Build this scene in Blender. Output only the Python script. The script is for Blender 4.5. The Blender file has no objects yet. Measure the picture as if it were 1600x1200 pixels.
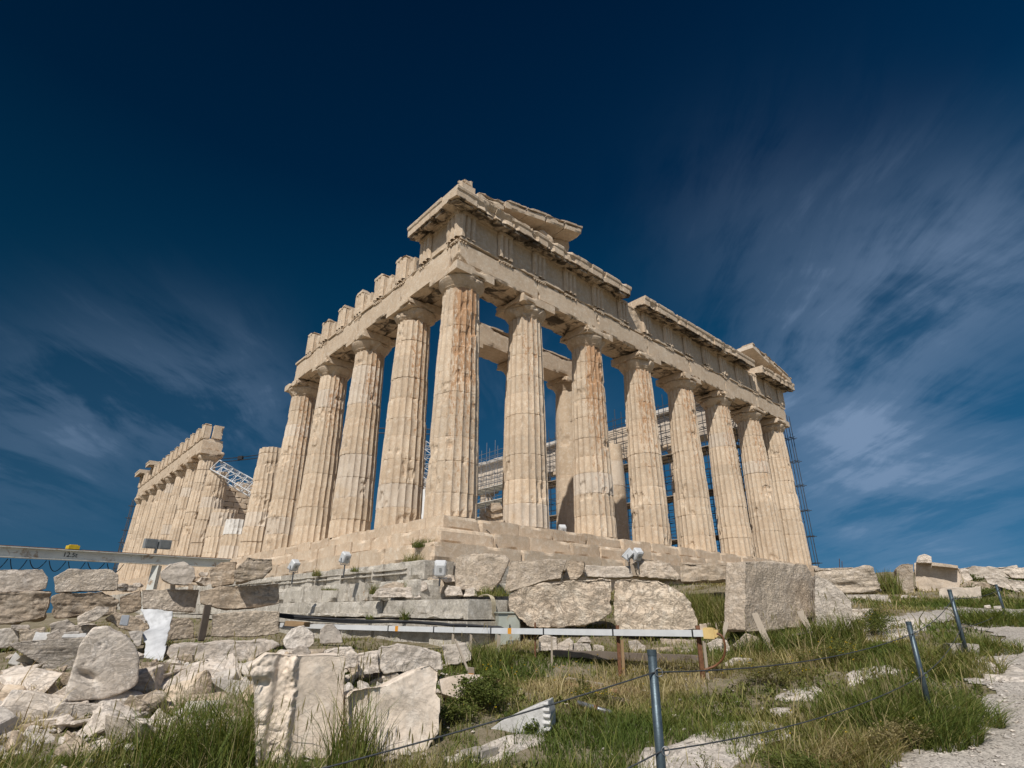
import bpy, bmesh, math, random
import numpy as np
from mathutils import Matrix, Vector

S = bpy.context.scene
COL = S.collection
rnd = random.Random(7)

# ------------------------------------------------------------------ camera
CX = np.array([-10.7386, -15.5682, -3.0623]); YAW, PITCH, ROLL, FPX = 0.846776, 0.393742, 0.0058952, 859.864
CD = np.array([math.cos(PITCH)*math.cos(YAW), math.cos(PITCH)*math.sin(YAW), math.sin(PITCH)])
_R = np.array([math.sin(YAW), -math.cos(YAW), 0.0]); _U = np.cross(_R, CD)
CR = _R*math.cos(ROLL) + _U*math.sin(ROLL); CU = -_R*math.sin(ROLL) + _U*math.cos(ROLL)
cam = bpy.data.objects.new('camera', bpy.data.cameras.new('camera')); COL.objects.link(cam)
M = Matrix(((CR[0], CU[0], -CD[0], CX[0]), (CR[1], CU[1], -CD[1], CX[1]), (CR[2], CU[2], -CD[2], CX[2]), (0, 0, 0, 1)))
cam.matrix_world = M
cam.data.sensor_width = 36; cam.data.lens = FPX/1600*36
cam.data.clip_start = 0.1; cam.data.clip_end = 20000
S.camera = cam

def ray(u, v): return CD + CR*((u-800)/FPX) + CU*((600-v)/FPX)
def at(u, v, d): return CX + ray(u, v)*d          # measured pixel + distance -> place in the world (design aid)
def ony(u, v, y): r = ray(u, v); return CX + r*((y-CX[1])/r[1])
def onx(u, v, x): r = ray(u, v); return CX + r*((x-CX[0])/r[0])

# ------------------------------------------------------------------ sun, sky, exposure
SUN_EL, SUN_AZ = math.radians(47), math.radians(180+31)      # azimuth measured from +X towards +Y
sd = Vector((math.cos(SUN_EL)*math.cos(SUN_AZ), math.cos(SUN_EL)*math.sin(SUN_AZ), math.sin(SUN_EL)))
sun = bpy.data.lights.new('sun', 'SUN'); sun.energy = 4.25; sun.angle = math.radians(0.53); sun.color = (1.0, 0.945, 0.86)
so = bpy.data.objects.new('sun', sun); COL.objects.link(so); so.rotation_euler = (-sd).to_track_quat('-Z', 'Y').to_euler()
S.view_settings.view_transform = 'Standard'; S.view_settings.look = 'None'
S.view_settings.exposure = 0.0; S.view_settings.gamma = 1.0; S.view_settings.use_curve_mapping = False

class NT:
    def __init__(s, nt): s.nt = nt; s.n = nt.nodes; s.l = nt.links
    def add(s, typ, ins=None, **kw):
        nd = s.n.new(typ)
        for k, v in kw.items(): setattr(nd, k, v)
        if ins:
            for k, v in ins.items():
                i = nd.inputs[k]
                if isinstance(v, bpy.types.NodeSocket): s.l.new(v, i)
                else: i.default_value = v
        return nd
    def math(s, op, a, b=0.0, clamp=False, c=None):
        d = {0: a, 1: b}
        if c is not None: d[2] = c
        nd = s.add('ShaderNodeMath', d, operation=op); nd.use_clamp = clamp; return nd.outputs[0]
    def vmath(s, op, a, b=None):
        d = {0: a}
        if b is not None: d[1] = b
        nd = s.add('ShaderNodeVectorMath', d, operation=op)
        return nd.outputs['Value'] if op in ('DOT_PRODUCT', 'LENGTH') else nd.outputs[0]
    def mix(s, f, a, b, mode='MIX'):
        nd = s.add('ShaderNodeMix', data_type='RGBA', blend_type=mode)
        for i, v in ((0, f), (6, a), (7, b)):
            if isinstance(v, bpy.types.NodeSocket): s.l.new(v, nd.inputs[i])
            else: nd.inputs[i].default_value = v if i == 0 else (tuple(v)+(1,) if len(v) == 3 else v)
        return nd.outputs[2]
    def ramp(s, fac, stops, interp='LINEAR'):
        nd = s.add('ShaderNodeValToRGB', {0: fac}); r = nd.color_ramp; r.interpolation = interp
        while len(r.elements) < len(stops): r.elements.new(0.5)
        for e, (p, c) in zip(r.elements, stops):
            e.position = p; e.color = (c, c, c, 1) if isinstance(c, (int, float)) else tuple(c)+(1,)
        return nd.outputs[0]
    def noise(s, vec, scale, detail=4, rough=0.55, dist=0.0):
        return s.add('ShaderNodeTexNoise', {'Vector': vec, 'Scale': scale, 'Detail': detail, 'Roughness': rough, 'Distortion': dist}).outputs[0]
    def scaled(s, vec, x, y, z):
        return s.vmath('MULTIPLY', vec, (x, y, z))

W = bpy.data.worlds.new('World'); S.world = W; W.use_nodes = True
w = NT(W.node_tree); w.n.clear()
tc = w.add('ShaderNodeTexCoord').outputs['Generated']
sky = w.add('ShaderNodeTexSky', sky_type='NISHITA', sun_disc=False, sun_elevation=SUN_EL, sun_rotation=math.pi/2-SUN_AZ, altitude=150.0, air_density=1.0, dust_density=0.6, ozone_density=2.0)
sxyz = w.add('ShaderNodeSeparateXYZ', {0: tc}); dz = w.math('MAXIMUM', sxyz.outputs[2], 0.0)
# polarised deep blue away from the sun, paler towards the horizon; the plain sky model on the sun's side
cosun = w.vmath('DOT_PRODUCT', tc, tuple(sd))
deep = w.ramp(dz, [(0.0, (0.55, 1.75, 3.0)), (0.10, (0.30, 1.30, 2.55)), (0.25, (0.09, 0.78, 1.75)), (0.45, (0.012, 0.42, 1.06)), (0.65, (0.001, 0.19, 0.60)), (0.88, (0.001, 0.10, 0.36))])
side = w.math('MULTIPLY_ADD', w.vmath('DOT_PRODUCT', tc, tuple(_R)), 0.42, c=0.92)
deep = w.mix(1.0, deep, side, 'MULTIPLY')
near = w.ramp(cosun, [(0.36, 0.0), (0.74, 1.0)], 'EASE')
skyc = w.mix(near, deep, w.mix(1.0, sky.outputs[0], (0.78, 0.78, 0.78), 'MULTIPLY'))
# cirrus: streaks that run away from the camera, on a high flat layer
ca = YAW+0.02
fw = (math.cos(ca), math.sin(ca), 0); sw = (math.sin(ca), -math.cos(ca), 0)
inv = w.math('DIVIDE', 1.0, w.math('ADD', dz, 0.13))
pf = w.math('MULTIPLY', w.vmath('DOT_PRODUCT', tc, fw), inv); ps = w.math('MULTIPLY', w.vmath('DOT_PRODUCT', tc, sw), inv)
vec2 = w.add('ShaderNodeCombineXYZ', {0: ps, 1: pf, 2: 3.0}).outputs[0]
warp = w.add('ShaderNodeTexNoise', {'Vector': vec2, 'Scale': 0.8, 'Detail': 3}).outputs[0]
ps2 = w.math('MULTIPLY_ADD', warp, 0.40, c=ps)
vec = w.add('ShaderNodeCombineXYZ', {0: ps2, 1: w.math('MULTIPLY', pf, 0.24), 2: 0.0}).outputs[0]
st = w.noise(vec, 3.6, 12, 0.66, 0.35)
big = w.noise(vec2, 1.15, 5, 0.55, 0.5)
den = w.math('MULTIPLY_ADD', big, 0.85, c=w.math('MULTIPLY', st, 0.80))
st = w.ramp(den, [(0.66, 0.0), (0.86, 0.42), (1.0, 0.85)], 'EASE')
def lobe(px, py, k):
    r = ray(px, py); r = r/np.linalg.norm(r)
    return w.math('POWER', w.math('MAXIMUM', w.vmath('DOT_PRODUCT', tc, tuple(r)), 0.0), k)
def summed(*a):
    o = a[0]
    for b in a[1:]: o = w.math('ADD', o, b)
    return o
lobes = summed(w.math('MULTIPLY', lobe(1280, 640, 90), 0.85), w.math('MULTIPLY', lobe(1390, 460, 110), 0.8), w.math('MULTIPLY', lobe(1550, 390, 160), 0.9), w.math('MULTIPLY', lobe(1430, 770, 90), 0.75), w.math('MULTIPLY', lobe(1180, 360, 90), 0.30), w.math('MULTIPLY', lobe(360, 640, 160), 0.65), w.math('MULTIPLY', lobe(180, 590, 160), 0.35), w.math('MULTIPLY', lobe(60, 680, 160), 0.45), w.math('MULTIPLY', lobe(820, 640, 120), 0.40))
cl = w.math('MULTIPLY', st, w.math('MULTIPLY', lobes, 0.62), clamp=True)
skyc = w.mix(w.math('MULTIPLY', lobes, 0.05, clamp=True), skyc, (2.2, 3.1, 4.6))
skyc = w.mix(cl, skyc, (2.7, 3.7, 5.4))
# unseen bright haze added on the sun's side behind the camera, for soft fill
fill_veil = w.math('MULTIPLY', near, 0.08)
skyc = w.mix(fill_veil, skyc, (8.0, 8.3, 8.8))
bg = w.add('ShaderNodeBackground', {'Color': skyc, 'Strength': 0.10})
w.l.new(bg.outputs[0], w.add('ShaderNodeOutputWorld').inputs[0])

# ------------------------------------------------------------------ helpers: noise, meshes, objects
def _h(i, j, k, s):
    n = (i*374761393 + j*668265263 + k*2147483647*0 + k*1274126177 + s*974634777) & 0xffffffff
    n = ((n ^ (n >> 13))*1274126177) & 0xffffffff
    return ((n ^ (n >> 16)) & 0xffffff)/8388607.5 - 1.0
def vnoise(P, seed=0):
    P = np.asarray(P, float); I = np.floor(P).astype(np.int64); F = P-I; F = F*F*F*(F*(F*6-15)+10)
    x, y, z = I[:, 0], I[:, 1], I[:, 2]; fx, fy, fz = F[:, 0], F[:, 1], F[:, 2]
    def L(a, b, t): return a+(b-a)*t
    c = [[[_h(x+i, y+j, z+k, seed) for k in (0, 1)] for j in (0, 1)] for i in (0, 1)]
    return L(L(L(c[0][0][0], c[1][0][0], fx), L(c[0][1][0], c[1][1][0], fx), fy), L(L(c[0][0][1], c[1][0][1], fx), L(c[0][1][1], c[1][1][1], fx), fy), fz)
def fbm(P, seed=0, oct=4, gain=0.5):
    P = np.asarray(P, float); o = np.zeros(len(P)); a = 1.0; t = 0
    for k in range(oct): o += a*vnoise(P*(2.03**k)+17.3*k, seed+k); t += a; a *= gain
    return o/t
def sstep(a, b, x): t = np.clip((x-a)/(b-a), 0, 1); return t*t*(3-2*t)

class MB:
    """collects vertices, faces and a per-vertex wear value, and links them as one mesh object"""
    def __init__(s): s.V = []; s.F = []; s.W = []; s.n = 0
    def add(s, V, faces, wear=(0.5, 0, 0, 0)):
        V = np.asarray(V, float).reshape(-1, 3)
        for f in (faces if isinstance(faces, list) else [faces]):
            f = np.asarray(f, np.int64); f = f[None] if f.ndim == 1 else f
            if f.size: s.F.append(f+s.n)
        wv = np.asarray(wear, float); s.W.append(np.broadcast_to(wv, (len(V), 4)) if wv.ndim == 1 else wv)
        s.V.append(V); s.n += len(V); return s
    def box(s, x0, x1, y0, y1, z0, z1, wear=(0.5, 0, 0, 0)):
        V = [(x, y, z) for z in (z0, z1) for y in (y0, y1) for x in (x0, x1)]
        return s.add(V, [(0, 2, 3, 1), (4, 5, 7, 6), (0, 1, 5, 4), (2, 6, 7, 3), (0, 4, 6, 2), (1, 3, 7, 5)], wear)
    def tube(s, pts, r, n=6, wear=(0.5, 0, 0, 0), cap=True):
        P = np.asarray(pts, float); m = len(P); rr = np.broadcast_to(np.asarray(r, float), (m,)); V = []
        T = np.gradient(P, axis=0); T /= np.maximum(np.linalg.norm(T, axis=1, keepdims=True), 1e-9)
        for p, t, q in zip(P, T, rr):
            a = np.cross(t, (0, 0, 1.0)) if abs(t[2]) < 0.9 else np.cross(t, (1.0, 0, 0)); a /= np.linalg.norm(a); b = np.cross(t, a)
            for k in range(n): an = 2*math.pi*k/n; V.append(p+q*(a*math.cos(an)+b*math.sin(an)))
        F = [(i*n+k, i*n+(k+1) % n, (i+1)*n+(k+1) % n, (i+1)*n+k) for i in range(m-1) for k in range(n)]
        fs = [np.array(F)]
        if cap: fs += [np.array([list(range(n))[::-1]]), np.array([[(m-1)*n+k for k in range(n)]])]
        return s.add(V, fs, wear)
    def prism(s, poly, a, b, wear=(0.5, 0, 0, 0)):
        """convex or simple polygon of 3D points poly, swept by vector b-a"""
        P = np.asarray(poly, float); n = len(P); d = np.asarray(b, float)-np.asarray(a, float)
        V = np.vstack([P, P+d]); q = [(k, (k+1) % n, n+(k+1) % n, n+k) for k in range(n)]
        return s.add(V, [np.array(q), np.array([list(range(n))[::-1]]), np.array([[n+k for k in range(n)]])], wear)
    def build(s, name, mat, parent=None, loc=None, smooth=False):
        V = np.vstack(s.V); Wv = np.vstack(s.W)
        base = np.array([0, 0, 0.0])
        p = parent
        while p is not None: base = base+np.array(p.location); p = p.parent
        if parent is None:
            if loc is None: loc = np.array([(V[:, 0].min()+V[:, 0].max())/2, (V[:, 1].min()+V[:, 1].max())/2, V[:, 2].min()])
            base = np.array(loc, float)
        me = bpy.data.meshes.new(name)
        nl = sum(f.size for f in s.F); nf = sum(len(f) for f in s.F)
        me.vertices.add(len(V)); me.vertices.foreach_set('co', (V-base).ravel())
        me.loops.add(nl); me.polygons.add(nf)
        idx = np.concatenate([f.ravel() for f in s.F]); tot = np.concatenate([np.full(len(f), f.shape[1]) for f in s.F])
        me.loops.foreach_set('vertex_index', idx.astype(np.int32))
        me.polygons.foreach_set('loop_start', np.concatenate([[0], np.cumsum(tot)[:-1]]).astype(np.int32))
        me.polygons.foreach_set('use_smooth', np.full(nf, bool(smooth)))
        me.update(calc_edges=True); me.validate()
        ca = me.color_attributes.new('wear', 'FLOAT_COLOR', 'POINT'); ca.data.foreach_set('color', Wv.astype(np.float32).ravel())
        if isinstance(mat, (list, tuple)):
            for m_ in mat: me.materials.append(m_)
        elif mat: me.materials.append(mat)
        o = bpy.data.objects.new(name, me); COL.objects.link(o)
        if parent is None: o.location = base
        else: o.parent = parent
        return o

def thing(name, label, cat, loc, group=None):
    o = bpy.data.objects.new(name, None); COL.objects.link(o); o.location = loc; o.empty_display_size = 0.2
    return tag(o, label, cat, group)
def tag(o, label, cat, group=None):
    o['label'] = label; o['category'] = cat
    if group: o['group'] = group
    return o
def struct(o, kind='structure'): o['kind'] = kind; return o
def copy_tree(o, parent=None):
    c = o.copy(); COL.objects.link(c)
    if parent: c.parent = parent
    for ch in list(o.children): copy_tree(ch, c)
    return c

def grid_quads(n, m, off=0):
    i, j = np.meshgrid(np.arange(n-1), np.arange(m-1), indexing='ij'); a = (i*m+j).ravel()+off
    return np.stack([a, a+m, a+m+1, a+1], -1)

def rbox(mb, x0, x1, y0, y1, z0, z1, res=0.15, chip=0.05, seed=0, und=0.008, wear=(0.5, 0, 0, 0), edge=0.10, freq=2.2, soffit=0.0, xf=None):
    """weathered block: fine box whose edges are chipped and whose faces undulate"""
    lo = np.array([x0, y0, z0]); hi = np.array([x1, y1, z1]); sz = hi-lo
    ns = [max(1, int(round(t/res))) for t in sz]
    Vs, Fs, off = [], [], 0
    for ax in range(3):
        b, c = [(1, 2), (2, 0), (0, 1)][ax]
        B, Cc = np.meshgrid(np.linspace(lo[b], hi[b], ns[b]+1), np.linspace(lo[c], hi[c], ns[c]+1), indexing='ij')
        for side in (0, 1):
            P = np.zeros((B.size, 3)); P[:, b] = B.ravel(); P[:, c] = Cc.ravel(); P[:, ax] = hi[ax] if side else lo[ax]
            q = grid_quads(ns[b]+1, ns[c]+1, off)
            if not side: q = q[:, ::-1]
            Vs.append(P); Fs.append(q); off += len(P)
    V = np.vstack(Vs); e = min(edge, 0.3*sz.min())
    dlo = V-lo; dhi = hi-V; N = (dhi < 1e-6).astype(float)-(dlo < 1e-6)
    near = np.stack([np.minimum(dlo[:, k], dhi[:, k]) < e for k in range(3)], -1); cnt = near.sum(1)
    dirn = np.where(dlo < dhi, 1.0, -1.0)*near
    dd = np.sort(np.stack([np.minimum(dlo[:, k], dhi[:, k]) for k in range(3)], -1), 1)
    prox = 1-np.clip(dd[:, 1]/max(e, 1e-6), 0, 1)          # 1 on an edge
    nz = fbm(V*freq, seed+11, 3)
    amt = chip*prox*np.clip((nz+0.05)*2.2, 0.0, 1.4)*(cnt >= 2)
    V2 = V+dirn*amt[:, None]-N*(und*(0.6+fbm(V*1.4, seed+5, 3)))[:, None]*1.0
    wv = np.tile(np.asarray(wear, float), (len(V), 1))
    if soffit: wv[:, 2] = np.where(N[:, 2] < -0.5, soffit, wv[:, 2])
    if xf is not None: V2 = xf(V2)
    mb.add(V2, [np.vstack(Fs)], wv); return mb

# ------------------------------------------------------------------ materials
def newmat(name):
    m = bpy.data.materials.new(name); m.use_nodes = True; t = NT(m.node_tree); t.n.clear(); return m, t
def finish(t, col, rough=0.85, bump=None, strength=0.4, dist=0.02, spec=0.25, metal=0.0, extra=None):
    d = {'Base Color': col, 'Roughness': rough, 'Specular IOR Level': spec, 'Metallic': metal}
    p = t.add('ShaderNodeBsdfPrincipled', d)
    if bump is not None:
        b = t.add('ShaderNodeBump', {'Strength': strength, 'Distance': dist, 'Height': bump}); t.l.new(b.outputs[0], p.inputs['Normal'])
    if extra:
        for k, v in extra.items(): p.inputs[k].default_value = v
    t.l.new(p.outputs[0], t.add('ShaderNodeOutputMaterial').inputs[0]); return p
def stone_mat(name, c1, c2, c3, patina=(0.30, 0.165, 0.082), dark=(0.030, 0.024, 0.020), pick=0.0, layer=0.0, fleck=0.18, crack=0.5, bumpd=0.02, lichen=0.0):
    m, t = newmat(name)
    pos = t.add('ShaderNodeNewGeometry').outputs['Position']
    at_ = t.add('ShaderNodeAttribute', attribute_name='wear'); sp = t.add('ShaderNodeSeparateColor', {0: at_.outputs['Color']})
    n1 = t.noise(pos, 0.75, 6, 0.6, 0.4); n2 = t.noise(t.scaled(pos, 1, 1, 0.22), 4.0, 5, 0.6); n3 = t.noise(pos, 26, 4, 0.6); n4 = t.noise(pos, 5.5, 5, 0.65, 0.6)
    col = t.mix(t.ramp(n1, [(0.34, 0.0), (0.62, 1.0)]), c1, c2)
    col = t.mix(t.ramp(n4, [(0.48, 0.0), (0.70, 0.85)]), col, c3)
    col = t.mix(t.math('MULTIPLY', t.ramp(n2, [(0.50, 0.0), (0.74, 1.0)]), 0.42), col, tuple(0.72*x for x in c2))
    col = t.mix(1.0, col, t.ramp(n3, [(0.25, 1-fleck), (0.75, 1+fleck*0.6)]), 'MULTIPLY')
    white = t.mix(n4, (0.60, 0.57, 0.53), (0.70, 0.67, 0.63))
    col = t.mix(at_.outputs['Alpha'], col, white)
    tint = t.math('MULTIPLY', sp.outputs[0], 2.0); col = t.mix(1.0, col, tint, 'MULTIPLY')
    pn = t.ramp(t.math('ADD', t.noise(t.scaled(pos, 1, 1, 0.30), 13.0, 7, 0.75, 0.4), t.math('MULTIPLY_ADD', sp.outputs[1], 0.33, c=-0.295)), [(0.42, 0.0), (0.50, 1.0)])
    col = t.mix(t.math('MULTIPLY', pn, 0.85), col, t.mix(n3, patina, tuple(1.55*x for x in patina)))
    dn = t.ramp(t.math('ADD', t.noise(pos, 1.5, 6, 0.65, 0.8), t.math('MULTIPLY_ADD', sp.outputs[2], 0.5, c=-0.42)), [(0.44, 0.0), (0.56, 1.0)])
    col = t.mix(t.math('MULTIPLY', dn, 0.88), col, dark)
    if lichen:
        ln = t.ramp(t.noise(pos, 3.1, 7, 0.72, 0.5), [(0.56, 0.0), (0.68, 1.0)]); col = t.mix(t.math('MULTIPLY', ln, lichen), col, (0.10, 0.095, 0.08))
    b = t.math('MULTIPLY_ADD', t.noise(pos, 11, 8, 0.68), 1.0, c=t.math('MULTIPLY', n3, 0.35))
    if crack:
        cr = t.ramp(t.noise(t.scaled(pos, 1, 1, 1.5), 2.3, 9, 0.75, 1.2), [(0.475, 0.0), (0.50, 1.0), (0.525, 0.0)])
        b = t.math('SUBTRACT', b, t.math('MULTIPLY', cr, crack*0.5))
        col = t.mix(t.math('MULTIPLY', cr, crack*0.30), col, tuple(0.35*x for x in c2))
    if pick:
        v = t.add('ShaderNodeTexVoronoi', {'Vector': t.vmath('ADD', t.scaled(pos, 1, 1, 1.35), t.scaled(t.add('ShaderNodeTexNoise', {'Vector': pos, 'Scale': 3.0, 'Detail': 3}).outputs[1], 0.25, 0.25, 0.25)), 'Scale': 15.0}, feature='F1')
        b = t.math('ADD', b, t.math('MULTIPLY', v.outputs[0], pick))
    if layer:
        lv = t.noise(t.vmath('ADD', t.scaled(pos, 0.5, 0.5, 9.0), t.scaled(t.add('ShaderNodeTexNoise', {'Vector': pos, 'Scale': 1.3, 'Detail': 3}).outputs[1], 1.4, 1.4, 1.4)), 1.6, 5, 0.6)
        b = t.math('ADD', b, t.math('MULTIPLY', lv, layer))
        col = t.mix(t.math('MULTIPLY', t.ramp(lv, [(0.42, 1.0), (0.55, 0.0)]), 0.3*min(1, layer)), col, tuple(0.62*x for x in c2))
    finish(t, col, 0.88, b, 0.75, bumpd, 0.2); return m
def plain_mat(name, col, rough=0.6, metal=0.0, var=0.15, scale=9, bump=0.25, dist=0.004, rust=None, spec=0.35):
    m, t = newmat(name); pos = t.add('ShaderNodeNewGeometry').outputs['Position']
    n = t.noise(pos, scale, 6, 0.65); c = t.mix(1.0, tuple(col), t.ramp(n, [(0.3, 1-var), (0.7, 1+var)]), 'MULTIPLY')
    if rust: c = t.mix(t.ramp(t.noise(pos, 4.0, 7, 0.7, 0.6), [(0.56, 0.0), (0.66, 0.9)]), c, rust)
    finish(t, c, rough, t.noise(pos, scale*5, 4, 0.6), bump, dist, spec, metal); return m
def wood_mat(name, c1, c2):
    m, t = newmat(name); at_ = t.add('ShaderNodeTexCoord').outputs['Object']
    n = t.noise(t.scaled(at_, 14, 14, 14), 1.0, 6, 0.7); g = t.noise(t.scaled(at_, 60, 60, 5), 1.0, 4, 0.6)
    c = t.mix(t.math('MULTIPLY_ADD', g, 0.7, c=t.math('MULTIPLY', n, 0.3)), c1, c2)
    finish(t, c, 0.85, g, 0.4, 0.004, 0.2); return m

MARBLE = stone_mat('temple_marble', (0.64, 0.515, 0.385), (0.55, 0.425, 0.305), (0.70, 0.61, 0.50), crack=0.35, bumpd=0.016)
LIMEST = stone_mat('grey_foundation_stone', (0.60, 0.555, 0.48), (0.44, 0.40, 0.34), (0.68, 0.64, 0.58), patina=(0.25, 0.16, 0.085), lichen=0.65, crack=0.5, bumpd=0.025, fleck=0.25)
ROCKS = {
    'warm': stone_mat('warm_block_marble', (0.56, 0.455, 0.345), (0.47, 0.365, 0.265), (0.61, 0.525, 0.43), layer=0.55, lichen=0.22, crack=0.6, bumpd=0.035),
    'pick': stone_mat('pick_dressed_stone', (0.55, 0.46, 0.36), (0.46, 0.375, 0.29), (0.60, 0.52, 0.435), pick=0.42, lichen=0.25, crack=0.35, bumpd=0.05, fleck=0.28),
    'pale': stone_mat('pale_broken_marble', (0.68, 0.595, 0.51), (0.57, 0.49, 0.41), (0.72, 0.655, 0.59), layer=0.35, lichen=0.18, crack=0.55, bumpd=0.03),
    'grey': stone_mat('grey_weathered_marble', (0.58, 0.51, 0.44), (0.49, 0.43, 0.365), (0.62, 0.555, 0.485), crack=0.3, lichen=0.25, bumpd=0.022),
    'layer': stone_mat('layered_marble', (0.50, 0.41, 0.31), (0.41, 0.33, 0.245), (0.57, 0.49, 0.41), layer=1.5, lichen=0.2, crack=0.5, bumpd=0.06),
    'rough': stone_mat('rough_split_marble', (0.70, 0.59, 0.46), (0.60, 0.48, 0.365), (0.74, 0.66, 0.55), layer=0.45, pick=0.25, lichen=0.25, crack=1.0, bumpd=0.06, fleck=0.25),
    'smooth': stone_mat('smooth_cut_marble', (0.70, 0.585, 0.475), (0.62, 0.51, 0.405), (0.73, 0.645, 0.555), crack=0.35, bumpd=0.012, fleck=0.16, layer=0.22, lichen=0.10),
}
WHITE = stone_mat('new_white_marble', (0.58, 0.57, 0.555), (0.49, 0.475, 0.455), (0.62, 0.61, 0.60), crack=0.25, bumpd=0.010, fleck=0.14, lichen=0.10)
STEEL = plain_mat('galvanised_steel', (0.27, 0.28, 0.30), 0.45, 0.6, 0.2, 7, rust=(0.12, 0.07, 0.04))
DSTEEL = plain_mat('dark_scaffold_steel', (0.09, 0.095, 0.105), 0.5, 0.5, 0.3, 5, rust=(0.09, 0.05, 0.03))
POSTM = plain_mat('post_steel', (0.085, 0.115, 0.135), 0.42, 0.55, 0.25, 30, rust=(0.10, 0.075, 0.06))
PAINTW = plain_mat('white_paint', (0.56, 0.57, 0.58), 0.5, 0.0, 0.08, 6, rust=None)
BEAMW = plain_mat('beam_paint', (0.62, 0.62, 0.58), 0.5, 0.0, 0.10, 3, rust=(0.30, 0.20, 0.12))
RUST = plain_mat('rusty_iron', (0.16, 0.075, 0.04), 0.85, 0.1, 0.4, 18, bump=0.5)
BLACK = plain_mat('black_rubber', (0.022, 0.023, 0.026), 0.6, 0.0, 0.3, 12)
ROPEM = plain_mat('grey_rope', (0.045, 0.05, 0.055), 0.8, 0.0, 0.4, 60, bump=0.8)
YELLOW = plain_mat('yellow_plastic', (0.62, 0.45, 0.19), 0.5, 0.0, 0.12, 9)
SIGNY = plain_mat('yellow_hoist_paint', (0.60, 0.42, 0.03), 0.45, 0.0, 0.15, 5)
ORANGE = plain_mat('orange_sticker', (0.62, 0.27, 0.03), 0.5, 0.0, 0.12, 20)
CABLE = plain_mat('brown_hose', (0.17, 0.075, 0.035), 0.55, 0.0, 0.3, 12)
CABINET = plain_mat('cabinet_grey', (0.40, 0.42, 0.37), 0.5, 0.1, 0.12, 4, rust=(0.34, 0.22, 0.10))
GLASSD = plain_mat('lamp_glass', (0.05, 0.055, 0.06), 0.15, 0.0, 0.1, 5, spec=0.6)
LAMPG = plain_mat('lamp_body_grey', (0.30, 0.31, 0.31), 0.5, 0.3, 0.12, 8)
HOSEM = plain_mat('cream_hose', (0.46, 0.40, 0.29), 0.6, 0.0, 0.15, 12)
CONCR = stone_mat('concrete', (0.44, 0.40, 0.35), (0.38, 0.34, 0.30), (0.48, 0.44, 0.40), crack=0.3, bumpd=0.012)
WOOD = wood_mat('weathered_wood', (0.24, 0.20, 0.155), (0.42, 0.36, 0.29))
WOODB = wood_mat('brown_wood', (0.20, 0.125, 0.065), (0.36, 0.245, 0.14))
WOODD = wood_mat('dark_sleeper_wood', (0.09, 0.07, 0.055), (0.22, 0.18, 0.145))
INK = plain_mat('black_ink', (0.02, 0.02, 0.02), 0.6)
TARP = plain_mat('white_tarp', (0.47, 0.475, 0.485), 0.6, 0.0, 0.30, 2.5)
# ------------------------------------------------------------------ ground
GP = [at(u, v, d) for u, v, d in [
    (800, 1300, 4.2), (300, 1300, 4.2), (1300, 1300, 4.2), (1560, 1250, 4.5), (50, 1300, 4.2), (900, 1150, 6.6), (620, 1200, 5.7),
    (1100, 1062, 9.2), (1240, 1110, 7.4), (1200, 1008, 11.2), (850, 1062, 9.6), (950, 1044, 10.5), (950, 1019, 11.2), (900, 1000, 12.2), (1040, 1002, 12.1), (950, 980, 13.4), (840, 1003, 12.0), (1120, 962, 15.0), (1110, 912, 19.5),
    (1550, 1150, 5.6), (1550, 1000, 9.6), (1450, 962, 13.0), (1400, 942, 18.0), (1590, 912, 24.0), (1330, 936, 19.0), (1500, 896, 38.0), (1380, 893, 40.0), (1650, 893, 38.0),
    (600, 1018, 12.7), (450, 1016, 12.8), (680, 1020, 12.4), (200, 1012, 11.5), (50, 1014, 11.0), (100, 1160, 6.3), (300, 1150, 6.4), (0, 1105, 7.0), (700, 1035, 11.0), (560, 1060, 9.0), (700, 1085, 7.8),
    (1700, 1150, 5.5), (1750, 1000, 9.6), (-150, 1110, 7.0), (1330, 1040, 8.6)]]
GP += [np.array(p) for p in [(-10.7, -15.6, -4.66), (-13.5, -18, -4.7), (-7, -19, -4.5), (-16, -12, -4.7), (8, -4.5, -2.35), (15, -3.5, -2.0), (24, -4, -1.85), (31, -3.5, -1.75), (35, 6, -1.7), (35, 25, -2.0), (2.5, -4.2, -2.9), (-3.4, -3.5, -4.0),
    (-4.2, 3, -4.05), (-4, 12, -3.7), (-4, 25, -3.5), (-4.5, 45, -3.2), (-5, 72, -3.0), (-9, 3, -3.9), (-16, 3, -5.0), (-18, 20, -5.6), (-15, 45, -5.5), (-14, 72, -5.5), (-20, -8, -5.2), (15, 40, -2), (30, 75, -3), (5, 5, -2.6), (20, 10, -2), (45, -15, -1.9), (30, -25, -3.4), (10, -28, -4.2), (50, 10, -3)]]
GP = np.array(GP)
def _tpsk(A, B):
    r2 = ((A[:, None, :]-B[None])**2).sum(-1); return 0.5*r2*np.log(np.maximum(r2, 1e-9))
def _tpsfit(P, z, lam):
    n = len(P); K = _tpsk(P, P)+lam*np.eye(n); Q = np.hstack([np.ones((n, 1)), P]); A = np.vstack([np.hstack([K, Q]), np.hstack([Q.T, np.zeros((3, 3))])])
    return np.linalg.solve(A, np.concatenate([z, np.zeros(3)]))
_GW = _tpsfit(GP[:, :2], GP[:, 2], 0.6)
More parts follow.
